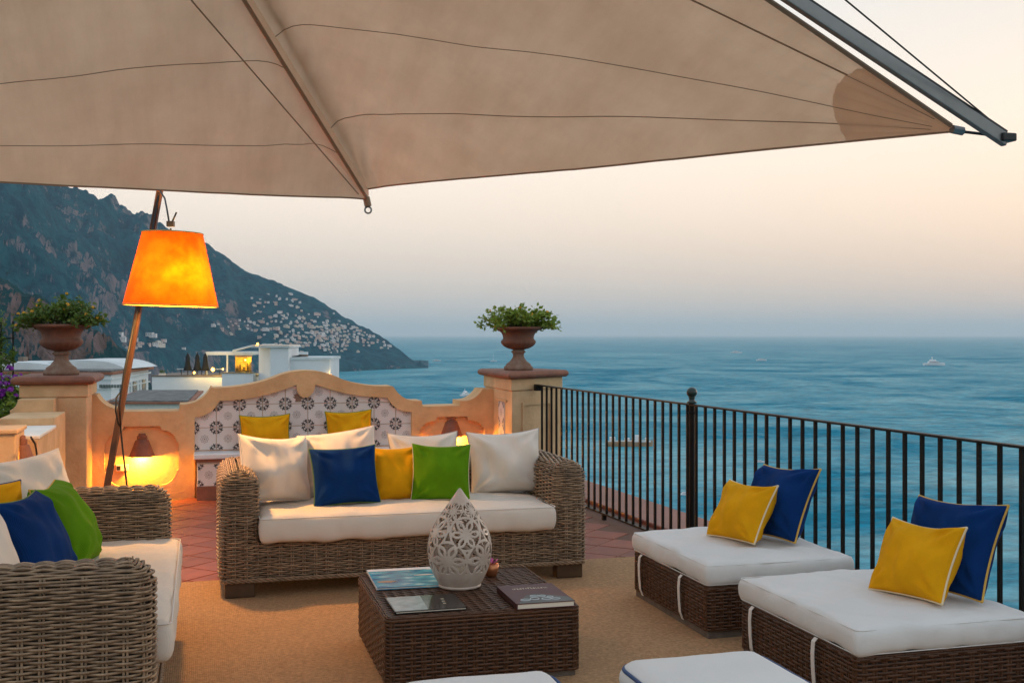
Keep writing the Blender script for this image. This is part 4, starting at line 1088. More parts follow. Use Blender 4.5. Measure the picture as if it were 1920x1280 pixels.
def shade_mat():
    m = bpy.data.materials.new('parchment_shade'); m.use_nodes = True; t = m.node_tree; n = t.nodes; L = t.links.new
    bs = n['Principled BSDF']; bs.inputs['Roughness'].default_value = .7
    c = n.new('ShaderNodeTexCoord'); ns = n.new('ShaderNodeTexNoise'); ns.inputs['Scale'].default_value = 8.5; ns.inputs['Detail'].default_value = 9; ns.inputs['Roughness'].default_value = .62
    L(c.outputs['Object'], ns.inputs['Vector']); rp = n.new('ShaderNodeValToRGB')
    rp.color_ramp.elements[0].position = .36; rp.color_ramp.elements[0].color = (.082, .0096, .0002, 1); rp.color_ramp.elements[1].position = .64; rp.color_ramp.elements[1].color = (.120, .0190, .0004, 1)
    L(ns.outputs['Fac'], rp.inputs[0]); L(rp.outputs[0], bs.inputs['Base Color'])
    tr = n.new('ShaderNodeBsdfTranslucent'); L(rp.outputs[0], tr.inputs['Color']); ms = n.new('ShaderNodeMixShader'); ms.inputs[0].default_value = .80
    L(bs.outputs[0], ms.inputs[1]); L(tr.outputs[0], ms.inputs[2]); L(ms.outputs[0], n['Material Output'].inputs['Surface']); return m
sc_ = lpt(322, 505); tl = Matrix.Rotation(D2R(1.4), 3, 'Y') @ Matrix.Identity(3)
r1, r2, hh_ = .362 * .795, .232 * .795, .285 * .795
b = MB(); n = 48; v = []
for i in range(13):
    s_ = i / 12; r = r1 + (r2 - r1) * s_; z = -hh_ + 2 * hh_ * s_
    for k in range(n): v.append(sc_ + tl @ Vector((r * math.cos(6.28319 * k / n), r * math.sin(6.28319 * k / n), z)))
b.add(v, [(i * n + k, i * n + (k + 1) % n, (i + 1) * n + (k + 1) % n, (i + 1) * n + k) for i in range(12) for k in range(n)]); shade = b.build('lamp_shade', shade_mat(), lamp, smooth=True)
for rr_, zz in ((r1, -hh_), (r2, hh_)):
    b = MB(); pts = [sc_ + tl @ Vector((rr_ * math.cos(a), rr_ * math.sin(a), zz)) for a in np.linspace(0, 6.28319, 49)]; b.tube(pts, .005, 6, cap=False); b.build('rim', M['pipe_yellow'], shade, smooth=True)
b = MB()
for a in (0, 2.094, 4.189): b.tube([sc_ + Vector((0, 0, hh_ - .03)), sc_ + tl @ Vector((r2 * math.cos(a), r2 * math.sin(a), hh_ - .01))], .004, 5)
b.build('spider', M['metal_dark'], lamp)
b = MB(); b.tube([sc_ + Vector((0, 0, .1)), lpt(320, 428)], .006, 6); b.build('stem', M['metal_dark'], lamp)
cb = lpt(320, 420); b = MB(); b.box(cb.x - .022, cb.x + .022, cb.y - .016, cb.y + .016, cb.z - .017, cb.z + .017); b.build('clamp', M['metal_dark'], lamp)
b = MB(); b.tube([lpt(300, 358, 9.2), lpt(309, 372, 9.1), lpt(313, 392, 8.95), lpt(317, 416)], .006, 6); b.tube([lpt(323, 416), lpt(331, 398)], .006, 6); b.build('hanging_cord', M['cable'], lamp, smooth=True)
b = MB(); b.lathe([(.012, .06), (.03, .03), (.045, -.02), (.03, -.06), (.008, -.075)], 14, c=tuple(sc_ + Vector((0, 0, -.08)))); b.build('bulb_glass', emit('lamp_bulb_glow', (1, .72, .3), 12), lamp, smooth=True)
ld = bpy.data.lights.new('bulb', 'POINT'); ld.energy = 215; ld.color = (1, .48, .12); ld.shadow_soft_size = .075
lo = bpy.data.objects.new('bulb', ld); COL.objects.link(lo); lo.parent = lamp; lo.location = sc_ + Vector((.03, -.03, -.075))
b = MB(); b.tube([lpt(298, 365, 9.22), lpt(262, 560, 9.19), lpt(234, 700, 9.17), lpt(226, 735, 9.14), lpt(218, 745, 9.1), lpt(217, 770, 9.1), lpt(222, 795, 9.15), lpt(226, 800, 9.18), lpt(231, 850, 9.2), lpt(238, 910, 9.2), lpt(240, 980, 9.2)], .006, 6)
b.tube([lpt(252, 600, 9.18), lpt(232, 700, 9.14), lpt(224, 760, 9.12), lpt(226, 800, 9.16)], .006, 6); b.build('flex', M['cable'], lamp, smooth=True)

# ---- canopy
CX = at(-87, -1013, 3.15); CF = at(-170, -1013, 3.13)
P1 = at(690, 373, 7.5); T2_ = at(1797, 243, 4.5); P2 = at(1886, 264, 4.5); P3 = at(-900, 298, 4.7)
def canvas_mat():
    m = mat('canvas', (.79, .545, .365), .95, .0, 2.2, .15, 130, col2=(.69, .46, .30)); t = m.node_tree; n = t.nodes; L = t.links.new; bs = n['Principled BSDF']
    src = bs.inputs['Base Color'].links[0].from_socket
    c = n.new('ShaderNodeTexCoord'); mp = n.new('ShaderNodeMapping'); mp.inputs['Scale'].default_value = (3.2, .6, .6); L(c.outputs['Object'], mp.inputs[0])
    ns = n.new('ShaderNodeTexNoise'); ns.inputs['Scale'].default_value = 2.5; ns.inputs['Detail'].default_value = 7; ns.inputs['Roughness'].default_value = .6; L(mp.outputs[0], ns.inputs['Vector'])
    rp = n.new('ShaderNodeValToRGB'); rp.color_ramp.elements[0].position = .3; rp.color_ramp.elements[1].position = .6; rp.color_ramp.elements[0].color = (.90, .87, .85, 1); rp.color_ramp.elements[1].color = (1, 1, 1, 1)
    L(ns.outputs['Fac'], rp.inputs[0]); mu = n.new('ShaderNodeMixRGB'); mu.blend_type = 'MULTIPLY'; mu.inputs[0].default_value = 1; L(src, mu.inputs[1]); L(rp.outputs[0], mu.inputs[2]); L(mu.outputs[0], bs.inputs['Base Color'])
    tr = n.new('ShaderNodeBsdfTranslucent'); ms = n.new('ShaderNodeMixShader'); ms.inputs[0].default_value = .52; L(mu.outputs[0], tr.inputs['Color'])
    L(bs.outputs[0], ms.inputs[1]); L(tr.outputs[0], ms.inputs[2]); L(ms.outputs[0], n['Material Output'].inputs['Surface']); return m
m_can = canvas_mat()
canopy = empty('shade_canopy', (CX.x, CX.y, 0), 0, 'large beige canvas canopy on a mast with aluminium booms, covering the top of the view', 'canopy')
co = Vector((CX.x, CX.y, 0))
def surf(tip, sgn):
    def f(s, t):
        a = P1.lerp(CF, s) + Vector((0, 0, .07 if sgn == 0 else 0)); p = a.lerp(tip, t); ln = (tip - a).length; d = t * ln
        z = .085 * (1 - math.exp(-d / .10)) * (1 - t) * min(1, s * 12)
        z += .05 * math.sin(math.pi * t) * math.sin(math.pi * min(1, s))
        z += .012 * math.sin(9 * t + 5 * s + sgn) * math.exp(-d / 1.6) * min(1, d * 4) + .006 * fbm(p.x * 2.2, p.y * 2.2, 3 + sgn, 3) * min(1, d * 5) * (1 - t)
        r1_ = (p - P1).length; an = math.atan2(t * ln, s * (CF - P1).length + 1e-4)
        z += .011 * math.sin(an * 21 + sgn) * math.exp(-(r1_ / .8) ** 2) * min(1, r1_ * 3) * min(1, s * 30)
        r2_ = (1 - t) * ln; z += .007 * math.sin(s * 44) * math.exp(-(r2_ / .9) ** 2) * min(1, r2_ * 3) * min(1, s * 20)
        z += .010 * math.sin(s * 70 + 9 * fbm(s * 6, t * 3, sgn, 2)) * math.exp(-d / .45) * min(1, d * 12) * min(1, s * 20)
        return p + Vector((0, 0, z)) - co
    return f
def panel(tip, sgn, name):
    f = surf(tip, sgn); ns, ntt = 60, 80; v = []; tl_ = [((i / ntt) ** 1.7) for i in range(ntt + 1)]
    for i in range(ns + 1):
        for t in tl_: v.append(f(i / ns, t * .999))
    q = [(i * (ntt + 1) + j, (i + 1) * (ntt + 1) + j, (i + 1) * (ntt + 1) + j + 1, i * (ntt + 1) + j + 1) for i in range(ns) for j in range(ntt)]
    return mesh(name, v, q, m_can, canopy, smooth=True), f
rp_, fR = panel(T2_, 0., 'canvas_panel'); lp2, fL = panel(P3, 2., 'canvas_panel')
gv_ = []
for i in range(61):
    a_ = P1.lerp(CF, i / 60) - co; c_ = fR(i / 60, 0.)
    for q in range(4): gv_.append(a_.lerp(c_, q / 3) + Vector((.006 * math.sin(q * 1.05), 0, 0)))
mesh('rib_gusset', gv_, [(i * 4 + q, (i + 1) * 4 + q, (i + 1) * 4 + q + 1, i * 4 + q + 1) for i in range(60) for q in range(3)], m_can, canopy, smooth=True)
def proj_y(p):
    p = p + co; Y = p.x * SY + p.y * CY; return HZ - (p.z - EYE) / Y * F
def s_for(py):
    lo_s, hi = 0., 1.
    for _ in range(40):
        m_ = (lo_s + hi) / 2
        if proj_y(P1.lerp(CF, m_) - co) > py: lo_s = m_
        else: hi = m_
    return lo_s
dn = Vector((0, 0, -.006))
def seam(f, s, name='seam', r=.0026, t1=.97, wav=0.):
    b = MB(); b.tube([f(s + wav * math.sin(7 * t * 3.1 + s * 9) * .4, t) + dn for t in np.linspace(.0, t1, 60)], r, 4); b.build(name, M['seam'], canopy)
for py in (92, 262): seam(fR, s_for(py), wav=.006)
seam(fR, s_for(-420), r=.004)
for py in (128, 292): seam(fL, s_for(py), wav=.006)
seam(fR, .001, 'hem', .006, .995); seam(fL, .001, 'hem', .006, .995); 
b = MB(); b.tube([P1.lerp(CF, s_) - co + dn for s_ in np.linspace(0, 1, 40)], .011, 6); b.build('rib_batten', M['seam'], canopy)
b = MB(); e_ = [fR(1 - .0001, t) for t in np.linspace(0, .99, 40)]; b.tube([p + dn for p in e_], .010, 5); b.build('hem', M['seam'], canopy)
# doubled corner patch at the tip
v = []; ni, nj = 24, 16
for i in range(ni + 1):
    s_ = i / ni; ln = (T2_ - P1.lerp(CF, s_)).length; t0_ = 1 - .50 / ln
    for j in range(nj + 1): v.append(fR(s_, t0_ + (1 - t0_) * j / nj * .995) + Vector((0, 0, -.007)))
mesh('corner_patch', v, [(i * (nj + 1) + j, (i + 1) * (nj + 1) + j, (i + 1) * (nj + 1) + j + 1, i * (nj + 1) + j + 1) for i in range(ni) for j in range(nj)], mat('canvas_patch', (.93, .74, .58), .95, .10, 4, trans=.5), canopy, smooth=True)
def beam(p, q, hw, hh2, name, m, up=Vector((0, 0, 1))):
    t = (q - p).normalized(); sd = t.cross(up).normalized(); u2 = sd.cross(t); b = MB()
    v = [x + sd * a * hw + u2 * c * hh2 - co for x in (p, q) for a, c in ((-1, -1), (1, -1), (1, 1), (-1, 1))]
    b.add(v, [(3, 2, 1, 0), (4, 5, 6, 7), (0, 1, 5, 4), (1, 2, 6, 5), (2, 3, 7, 6), (3, 0, 4, 7)]); return b.build(name, m, canopy, fix=True)
bevel(beam(P2, CX + Vector((0, 0, .05)), .014, .026, 'boom', M['metal_alu']), .004)
up_ = Vector((0, 0, .034)); bevel(beam(P2 + up_ + Vector((-.0, 0, 0)), CX + Vector((0, 0, .05)) + up_, .010, .006, 'boom_track', M['metal_dark']), .002)
bevel(beam(P1 + Vector((0, 0, .16)), CX + Vector((0, 0, .1)), .022, .03, 'boom', M['metal_alu']), .004)
bevel(beam(P3 + Vector((0, 0, .10)), CX + Vector((0, 0, .1)), .022, .03, 'boom', M['metal_alu']), .004)
b = MB(); mz = CX.z + 1.5; b.lathe([(.045, 0), (.045, mz), (.02, mz + .03)], 16); b.build('mast', M['metal_alu'], canopy, smooth=False)
b = MB(); b.lathe([(.28, 0), (.28, .03), (.09, .05), (.07, .12)], 24); b.build('mast_base', M['metal_dark'], canopy)
dr = (P2 - CX).normalized(); pe = P2 - co
b = MB(); b.box(pe.x - .035, pe.x + .03, pe.y - .03, pe.y + .03, pe.z - .005, pe.z + .028); bevel(b.build('boom_end', M['metal_dark'], canopy), .006)
b = MB(); b.tube([at(1872, 238, 4.5) - co, at(1585, 0, 4.05) - co, Vector((0, 0, mz))], .0035, 5); b.build('stay_wire', M['metal_dark'], canopy)
b = MB(); tc_ = T2_ - co; b.tube([tc_ + Vector((-.03, .0, .0)), tc_ + Vector((.02, 0, -.006))], .018, 8); b.build('corner_fitting', M['metal_alu'], canopy)
b = MB(); b.tube([tc_ + Vector((.02, 0, -.008)), at(1830, 250, 4.5) - co, at(1862, 254, 4.5) - co, pe], .006, 6); b.build('tie_cord', M['cable'], canopy)
p1 = P1 - co
b = MB(); b.tube([p1 + Vector((-.012, .0, .01)), p1 + Vector((.0, -.005, -.05))], .024, 8); b.build('corner_fitting', M['seam'], canopy)
b = MB(); rg = [p1 + Vector((.0 + .022 * math.cos(a), -.005, -.075 + .022 * math.sin(a))) for a in np.linspace(0, 6.28, 13)]; b.tube(rg, .006, 6, cap=False); b.build('ring', M['metal_alu'], canopy, smooth=True)
b = MB(); b.tube([at(672, 364, 7.2) - co, at(358, 0, 4.75) - co, at(150, -241, 3.9) - co], .004, 5); b.build('guy_cord', M['seam'], canopy)
# ================================================================== FURNITURE
def rrect(w, d, r, step):
    """closed rounded rectangle centred on 0; returns P[N,2], n[N,2] sampled evenly, N multiple of 8"""
    seg = []; 
    def arc(cx, cy, a0):
        return [(cx + r * math.cos(a0 + t), cy + r * math.sin(a0 + t)) for t in np.linspace(0, math.pi / 2, 9)]
    pts = arc(w / 2 - r, -d / 2 + r, -math.pi / 2) + arc(w / 2 - r, d / 2 - r, 0) + arc(-w / 2 + r, d / 2 - r, math.pi / 2) + arc(-w / 2 + r, -d / 2 + r, math.pi)
    P = np.array(pts + [pts[0]]); sl = np.r_[0, np.cumsum(np.linalg.norm(np.diff(P, axis=0), axis=1))]
    N = 8 * max(2, int(round(sl[-1] / step / 8))); t = np.linspace(0, sl[-1], N, endpoint=False)
    Q = np.stack([np.interp(t, sl, P[:, 0]), np.interp(t, sl, P[:, 1])], 1)
    T = np.roll(Q, -1, 0) - np.roll(Q, 1, 0); T /= np.linalg.norm(T, axis=1)[:, None]
    return Q, np.stack([T[:, 1], -T[:, 0]], 1)
def weave_block(w, d, z0, z1, r, rt, pitch, sr, stake, sps, cx=0, cy=0, amp=None, flat=None, mask=None, topfill=True, sides=4, stakes=True, sr_stake=None):
    """woven basket-work skin of a rounded block: strands ring the block, passing in and out of upright stakes"""
    Q, Nn = rrect(w, d, r, stake / sps); N = len(Q); amp = amp if amp is not None else sr * 1.5
    ph = np.arange(N) / sps * math.pi
    rows = []; z = z0
    while z < z1 - rt: rows.append((z, 0.)); z += pitch
    if rt > 0:
        na = max(2, int(rt * 1.57 / pitch))
        for i in range(na + 1):
            a = i / na * math.pi / 2; rows.append((z1 - rt + rt * math.sin(a), rt * (1 - math.cos(a))))
        if topfill:
            ins = rt + pitch
            while ins < min(w, d) / 2 - sr: rows.append((z1, ins)); ins += pitch * .8
    paths = []
    for k, (z, ins) in enumerate(rows):
        off = amp * np.cos(ph + math.pi * k)
        top = ins > 0
        slope = min(1., ins / rt) if rt > 0 else 0.
        jit = rng.normal(0, sr * .10, 1)[0]
        lowf = .25 * sr * np.sin(np.arange(N) * 2 * math.pi / N * 3 + rng.random() * 6)
        P = np.zeros((N, 3)); rad = off * (1 - slope) - ins
        P[:, :2] = Q + Nn * rad[:, None]; P[:, 2] = z + off * slope + jit + lowf
        if ins > r - .005:
            lim = np.array([w / 2 - ins, d / 2 - ins]); P[:, 0] = np.clip(P[:, 0], -max(lim[0], .003), max(lim[0], .003)); P[:, 1] = np.clip(P[:, 1], -max(lim[1], .003), max(lim[1], .003))
        P[:, 0] += cx; P[:, 1] += cy
        A = np.zeros((N, 3)); A[:, :2] = Nn; B = np.zeros((N, 3)); B[:, 2] = 1
        if slope > .5: pass
        if mask is not None:
            keep = mask(P[:, 0], P[:, 1], z)
            if not keep.any(): continue
            if not keep.all():
                # split into runs
                idx = np.arange(N); st = int(np.argmin(keep)); idx = np.roll(idx, -st); kk = keep[idx]
                run = []
                for q in range(N):
                    if kk[q]: run.append(idx[q])
                    if (not kk[q] or q == N - 1) and len(run) > 2:
                        paths.append((P[run], A[run], B[run], False)); run = []
                    elif not kk[q]: run = []
                continue
        paths.append((P, A, B, True))
    if stakes:
        for q in range(0, N, sps):
            if mask is not None and not mask(np.array([Q[q, 0] + cx]), np.array([Q[q, 1] + cy]), (z0 + z1) / 2)[0]: continue
            T = np.array([-Nn[q, 1], Nn[q, 0]])
            for sg in (-1, 1):
                p = Q[q] + T * sg * (sr_stake or sr) * 1.1 + np.array([cx, cy])
                zz = np.array([z0, (z0 + z1) / 2, z1 - rt * .35]); P = np.stack([np.full(3, p[0]), np.full(3, p[1]), zz], 1)
                P[2, :2] -= Nn[q] * rt * .3
                A = np.tile(np.array([Nn[q, 0], Nn[q, 1], 0.]), (3, 1)); B = np.tile(np.array([T[0], T[1], 0.]), (3, 1)); paths.append((P, A, B, False))
    return grid_tubes(paths, sr, sides, flat=flat)

def cushion_mesh(w, d, h, r, puff=.02, seed=0, nx=40, ny=26, nz=6, wr=.004, sag=0.):
    bm = bmesh.new(); v = []; grid = {}
    def addp(x, y, z):
        k = (round(x, 5), round(y, 5), round(z, 5))
        if k not in grid: grid[k] = bm.verts.new((x, y, z))
        return grid[k]
    X = np.linspace(-w / 2, w / 2, nx + 1); Y = np.linspace(-d / 2, d / 2, ny + 1); Z = np.linspace(-h / 2, h / 2, nz + 1)
    def face(a, b_, f): 
        for i in range(len(a) - 1):
            for j in range(len(b_) - 1):
                try: bm.faces.new((f(a[i], b_[j]), f(a[i + 1], b_[j]), f(a[i + 1], b_[j + 1]), f(a[i], b_[j + 1])))
                except ValueError: pass
    face(X, Y, lambda x, y: addp(x, y, h / 2)); face(X, Y[::-1], lambda x, y: addp(x, y, -h / 2))
    face(X, Z, lambda x, z: addp(x, -d / 2, z)); face(X[::-1], Z, lambda x, z: addp(x, d / 2, z))
    face(Y, Z, lambda y, z: addp(w / 2, y, z)); face(Y[::-1], Z, lambda y, z: addp(-w / 2, y, z))
    for q in bm.verts:
        p = q.co; c = Vector((max(-w / 2 + r, min(w / 2 - r, p.x)), max(-d / 2 + r, min(d / 2 - r, p.y)), max(-h / 2 + r, min(h / 2 - r, p.z))))
        dd = p - c
        if dd.length > 1e-6: p = c + dd.normalized() * r
        fx, fy = 1 - (2 * p.x / w) ** 4, 1 - (2 * p.y / d) ** 4; fx, fy = max(fx, 0), max(fy, 0)
        sgn = 1 if p.z > 0 else -.35
        n1 = mnoise.noise(Vector((p.x * 5 + seed, p.y * 5, p.z * 3))); n2 = mnoise.noise(Vector((p.x * 14 + seed, p.y * 9, p.z * 9)))
        zt = p.z / (h / 2)
        p = Vector((p.x + .012 * (1 - zt * zt) * (1 if p.x > 0 else -1) * (abs(2 * p.x / w) ** 8) + wr * n2 * (abs(2 * p.x / w) ** 6),
                    p.y + .014 * (1 - zt * zt) * (1 if p.y > 0 else -1) * (abs(2 * p.y / d) ** 8) + wr * 1.2 * n2 * (abs(2 * p.y / d) ** 6),
                    p.z + sgn * puff * fx * fy * zt * zt + wr * (1.8 * n1 + .7 * n2) * zt * zt))
        q.co = p
    bmesh.ops.recalc_face_normals(bm, faces=bm.faces)
    me = bpy.data.meshes.new('cushion'); bm.to_mesh(me); bm.free(); return me
def seam_ring(w, d, r, z, sr, n=24):
    pts = []
    for cx, cy, a0 in ((w / 2 - r, -d / 2 + r, -math.pi / 2), (w / 2 - r, d / 2 - r, 0), (-w / 2 + r, d / 2 - r, math.pi / 2), (-w / 2 + r, -d / 2 + r, math.pi)):
        pts += [(cx + r * math.cos(a0 + t), cy + r * math.sin(a0 + t), z) for t in np.linspace(0, math.pi / 2, 7)]
    pts.append(pts[0]); b = MB(); b.tube(pts, sr, 6, cap=False); return b

# ---- wicker sofas
SW, SD, SH = 2.235, .93, .72
AW = .215
def sofa(loc, rz, label, cush_label=None):
    e = empty('wicker_sofa', loc, rz, label, 'sofa')
    if 'parts' not in sofa.__dict__:
        P = []
        for sg in (-1, 1):
            V, Fq, T = weave_block(AW, SD, .105, SH, .07, .085, .0114, .0056, .067, 4, cx=sg * (SW / 2 - AW / 2), cy=SD / 2)
            P.append(('woven_arm', np_mesh('woven_arm', V, Fq, T, M['rattan']), 'stuff'))
        V, Fq, T = weave_block(SW - 2 * AW + .06, .20, .105, SH - .004, .05, .085, .0114, .0056, .067, 4, cx=0, cy=SD - .10, mask=lambda x, y, z: (y > SD - .13) | (z > .5) | (x * 0 > 1))
        P.append(('woven_back', np_mesh('woven_back', V, Fq, T, M['rattan']), 'stuff'))
        V, Fq, T = weave_block(SW - 2 * AW + .08, .30, .105, .318, .03, .0, .0114, .0056, .067, 4, cx=0, cy=.17, mask=lambda x, y, z: y < .12)
        P.append(('woven_apron', np_mesh('woven_apron', V, Fq, T, M['rattan']), 'stuff'))
        # braided bottom edge
        b = MB()
        for k in range(3):
            ang = [(-SW / 2 + .02 + (SW - .04) * i / 150) for i in range(151)]
            b.tube([(x, -.004 + .006 * math.cos(i * .9 + k * 2.09), .100 + .009 * math.sin(i * .9 + k * 2.09)) for i, x in enumerate(ang)], .0062, 5)
        o = b.build('tmp', M['rattan'], smooth=True); me = o.data; bpy.data.objects.remove(o)
        a_ = me.attributes.new('tint', 'FLOAT', 'POINT'); a_.data.foreach_set('value', [.55] * len(me.vertices)); P.append(('braided_edge', me, 'stuff'))
        b = MB()
        oct_ = lambda x0, x1, y0, y1, c: [(x0 + c, y0), (x1 - c, y0), (x1, y0 + c), (x1, y1 - c), (x1 - c, y1), (x0 + c, y1), (x0, y1 - c), (x0, y0 + c)]
        for sg in (-1, 1):
            xc = sg * (SW / 2 - AW / 2)
            b.poly([oct_(xc - AW / 2 + .013, xc + AW / 2 - .013, .013, SD - .013, .045)], lambda a, c, d: (a, c, d), .10, SH - .085)
            b.poly([oct_(xc - AW / 2 + .05, xc + AW / 2 - .05, .05, SD - .05, .03)], lambda a, c, d: (a, c, d), SH - .086, SH - .022)
        b.box(-SW / 2 + AW - .0115, SW / 2 - AW + .0115, SD - .185, SD - .018, .10, SH - .09); b.box(-SW / 2 + AW - .0115, SW / 2 - AW + .0115, SD - .15, SD - .05, SH - .091, SH - .025); b.box(-SW / 2 + AW - .0115, SW / 2 - AW + .0115, .04, SD - .189, .10, .305)
        o = b.build('tmp', M['rattan_gap_shade']); me = o.data; bpy.data.objects.remove(o); P.append(('frame', me, None))  # filler core, its near-black colour stands for shade inside the weave
        b = MB(); b.box(-.085, .085, -.05, .05, 0, .098); o = bevel(b.build('tmp', M['wood_foot']), .008); P.append(('foot', o.data, None)); bpy.data.objects.remove(o)
        cm = cushion_mesh(SW - 2 * AW - .02, .77, .155, .030, .016, 3, 90, 36, 8, .007); cm.materials.append(M['cloth_white']); cm.polygons.foreach_set('use_smooth', [True] * len(cm.polygons)); P.append(('seat_cushion', cm, None))
        sofa.parts = P
    for nm, me, kd in sofa.parts:
        if nm == 'foot':
            for sx in (-1, 1):
                for y in (.06, SD - .07):
                    o = link('foot', me, None, e, (sx * (SW / 2 - .11), y, 0)); bevel(o, .008)
            continue
        o = link(nm, me, None, e)
        if kd: o['kind'] = kd
        if nm == 'seat_cushion':
            o.location = (0, .330, .392)
            bb = seam_ring(SW - 2 * AW - .012, .778, .030, .068, .003); bb.build('piping', M['pipe_white'], o, smooth=True)
    return e
sofa((1.222, 6.668, .0135), 0, 'grey wicker sofa facing the camera in front of the tiled bench')
sofa((-.165, 5.215, .0135), D2R(90), 'grey wicker sofa at the left edge seen from its side')

# ---- low brown woven pieces
def woven_box(e, w, d, z0, z1, top=True, cx=0, cy=0):
    V, Fq, T = weave_block(w, d, z0, z1, .025, .012, .0165, .004, .045, 2, cx, cy, amp=.0028, flat=(.0022, .0078), topfill=False, stakes=True, sr_stake=.006)
    o = link('woven_sides', np_mesh('woven_sides', V, Fq, T, M['strip_brown']), None, e); o['kind'] = 'stuff'
    b = MB(); b.box(cx - w / 2 + .005, cx + w / 2 - .005, cy - d / 2 + .005, cy + d / 2 - .005, z0, z1 - .006); bevel(b.build('core', M['core_gap_shade'], e), .02)  # dark filler, its colour paints the shade between the woven strips
    if top:
        paths = []; p = .0165
        nx = int(w / p); ny = int(d / p)
        for k in range(ny):
            y = cy - d / 2 + (k + .5) * d / ny; n = int(w / .0225); xs = np.linspace(-w / 2 + .004, w / 2 - .004, n)
            P = np.stack([xs + cx, np.full(n, y), z1 - .001 + .0022 * np.cos(np.arange(n) * math.pi / 2 + k * math.pi)], 1)
            A = np.tile(np.array([0, 0, 1.]), (n, 1)); B = np.tile(np.array([0, 1., 0]), (n, 1)); paths.append((P, A, B, False))
        for k in range(int(w / .045)):
            x = cx - w / 2 + (k + .5) * w / int(w / .045); n = int(d / .0225) ; ys = np.linspace(-d / 2 + .004, d / 2 - .004, n)
            P = np.stack([np.full(n, x), ys + cy, np.full(n, z1 - .0015)], 1)
            A = np.tile(np.array([0, 0, 1.]), (n, 1)); B = np.tile(np.array([1., 0, 0]), (n, 1)); paths.append((P, A, B, False))
        V, Fq, T = grid_tubes(paths, .004, 4, flat=(.0022, .0078))
        o = link('woven_top', np_mesh('woven_top', V, Fq, T, M['strip_brown']), None, e); o['kind'] = 'stuff'
TBL = (1.198, 5.197); TZ = .325
tb = empty('coffee_table', (*TBL, .0135), 0, 'low square brown woven coffee table', 'table')
woven_box(tb, .875, .885, .035, TZ - .0135)
b = MB(); b.box(-.42, .42, -.425, .425, 0, .0345); b.build('plinth', M['wood_grey'], tb)

def straps(e, x0, ys, ztop):
    for y in ys:
        b = MB(); pr = [(-.002, ztop + .002), (-.016, ztop - .012), (-.020, ztop - .06), (-.018, .14), (-.012, .07), (.004, .03)]
        for (a, z), (a2, z2) in zip(pr[:-1], pr[1:]):
            v = [(x0 + a, y - .013, z), (x0 + a, y + .013, z), (x0 + a2, y + .013, z2), (x0 + a2, y - .013, z2)]; v += [(p[0] + .003, p[1], p[2]) for p in v]
            b.add(v, [(0, 1, 2, 3), (7, 6, 5, 4), (0, 3, 7, 4), (1, 5, 6, 2)])
        b.build('strap', M['pipe_white'], e)
def daybed(cx, cy, seed, label):
    e = empty('woven_pouf', (cx, cy, .0135), 0, label, 'pouf')
    w, d = .82, .99
    woven_box(e, w, d, .045, .262, top=False)
    b = MB(); b.box(-w / 2 + .012, w / 2 - .012, -d / 2 + .012, d / 2 - .012, 0, .0445); b.build('plinth', M['wood_grey'], e)
    cm = cushion_mesh(w + .01, d + .005, .115, .024, .007, seed, 60, 66, 8, .0075); cm.materials.append(M['cloth_outdoor']); cm.polygons.foreach_set('use_smooth', [True] * len(cm.polygons))
    pc = link('seat_cushion', cm, None, e, (.004, 0, .320))
    for zz_ in (.046, -.049): seam_ring(w + .012, d + .007, .024, zz_, .0024).build('piping', M['cloth_outdoor'], pc, smooth=True)
    straps(e, -w / 2 - .004, (d * .36, -d * .20), .262)
    return e
daybed(2.85, 5.64, 11, 'brown woven pouf with white cushion by the railing, the farther of two')
daybed(2.885, 4.36, 17, 'brown woven pouf with white cushion at the right edge, the nearer of two')

def stool(cx, cy, label):
    e = empty('footstool', (cx, cy, .0135), 0, label, 'stool')
    s = .525
    woven_box(e, s - .02, s - .02, .04, .30, top=False)
    for sx in (-1, 1):
        for sy_ in (-1, 1):
            b = MB(); b.box(sx * .2 - .03, sx * .2 + .03, sy_ * .2 - .03, sy_ * .2 + .03, 0, .0395); b.build('foot', M['wood_grey'], e)
    cm = cushion_mesh(s, s, .115, .05, .010, cx, 30, 30, 6, .002); cm.materials.append(M['cloth_outdoor']); cm.polygons.foreach_set('use_smooth', [True] * len(cm.polygons))
    c = link('seat_cushion', cm, None, e, (0, 0, .352))
    b = seam_ring(s + .006, s + .006, .075, .035, .0065); b.build('piping', M['pipe_blue'], c, smooth=True)
    return e
stool(1.647, 3.36, 'white footstool with blue piping at the bottom edge right of centre')
stool(.862, 3.335, 'white footstool with blue piping at the bottom edge in front of the coffee table')

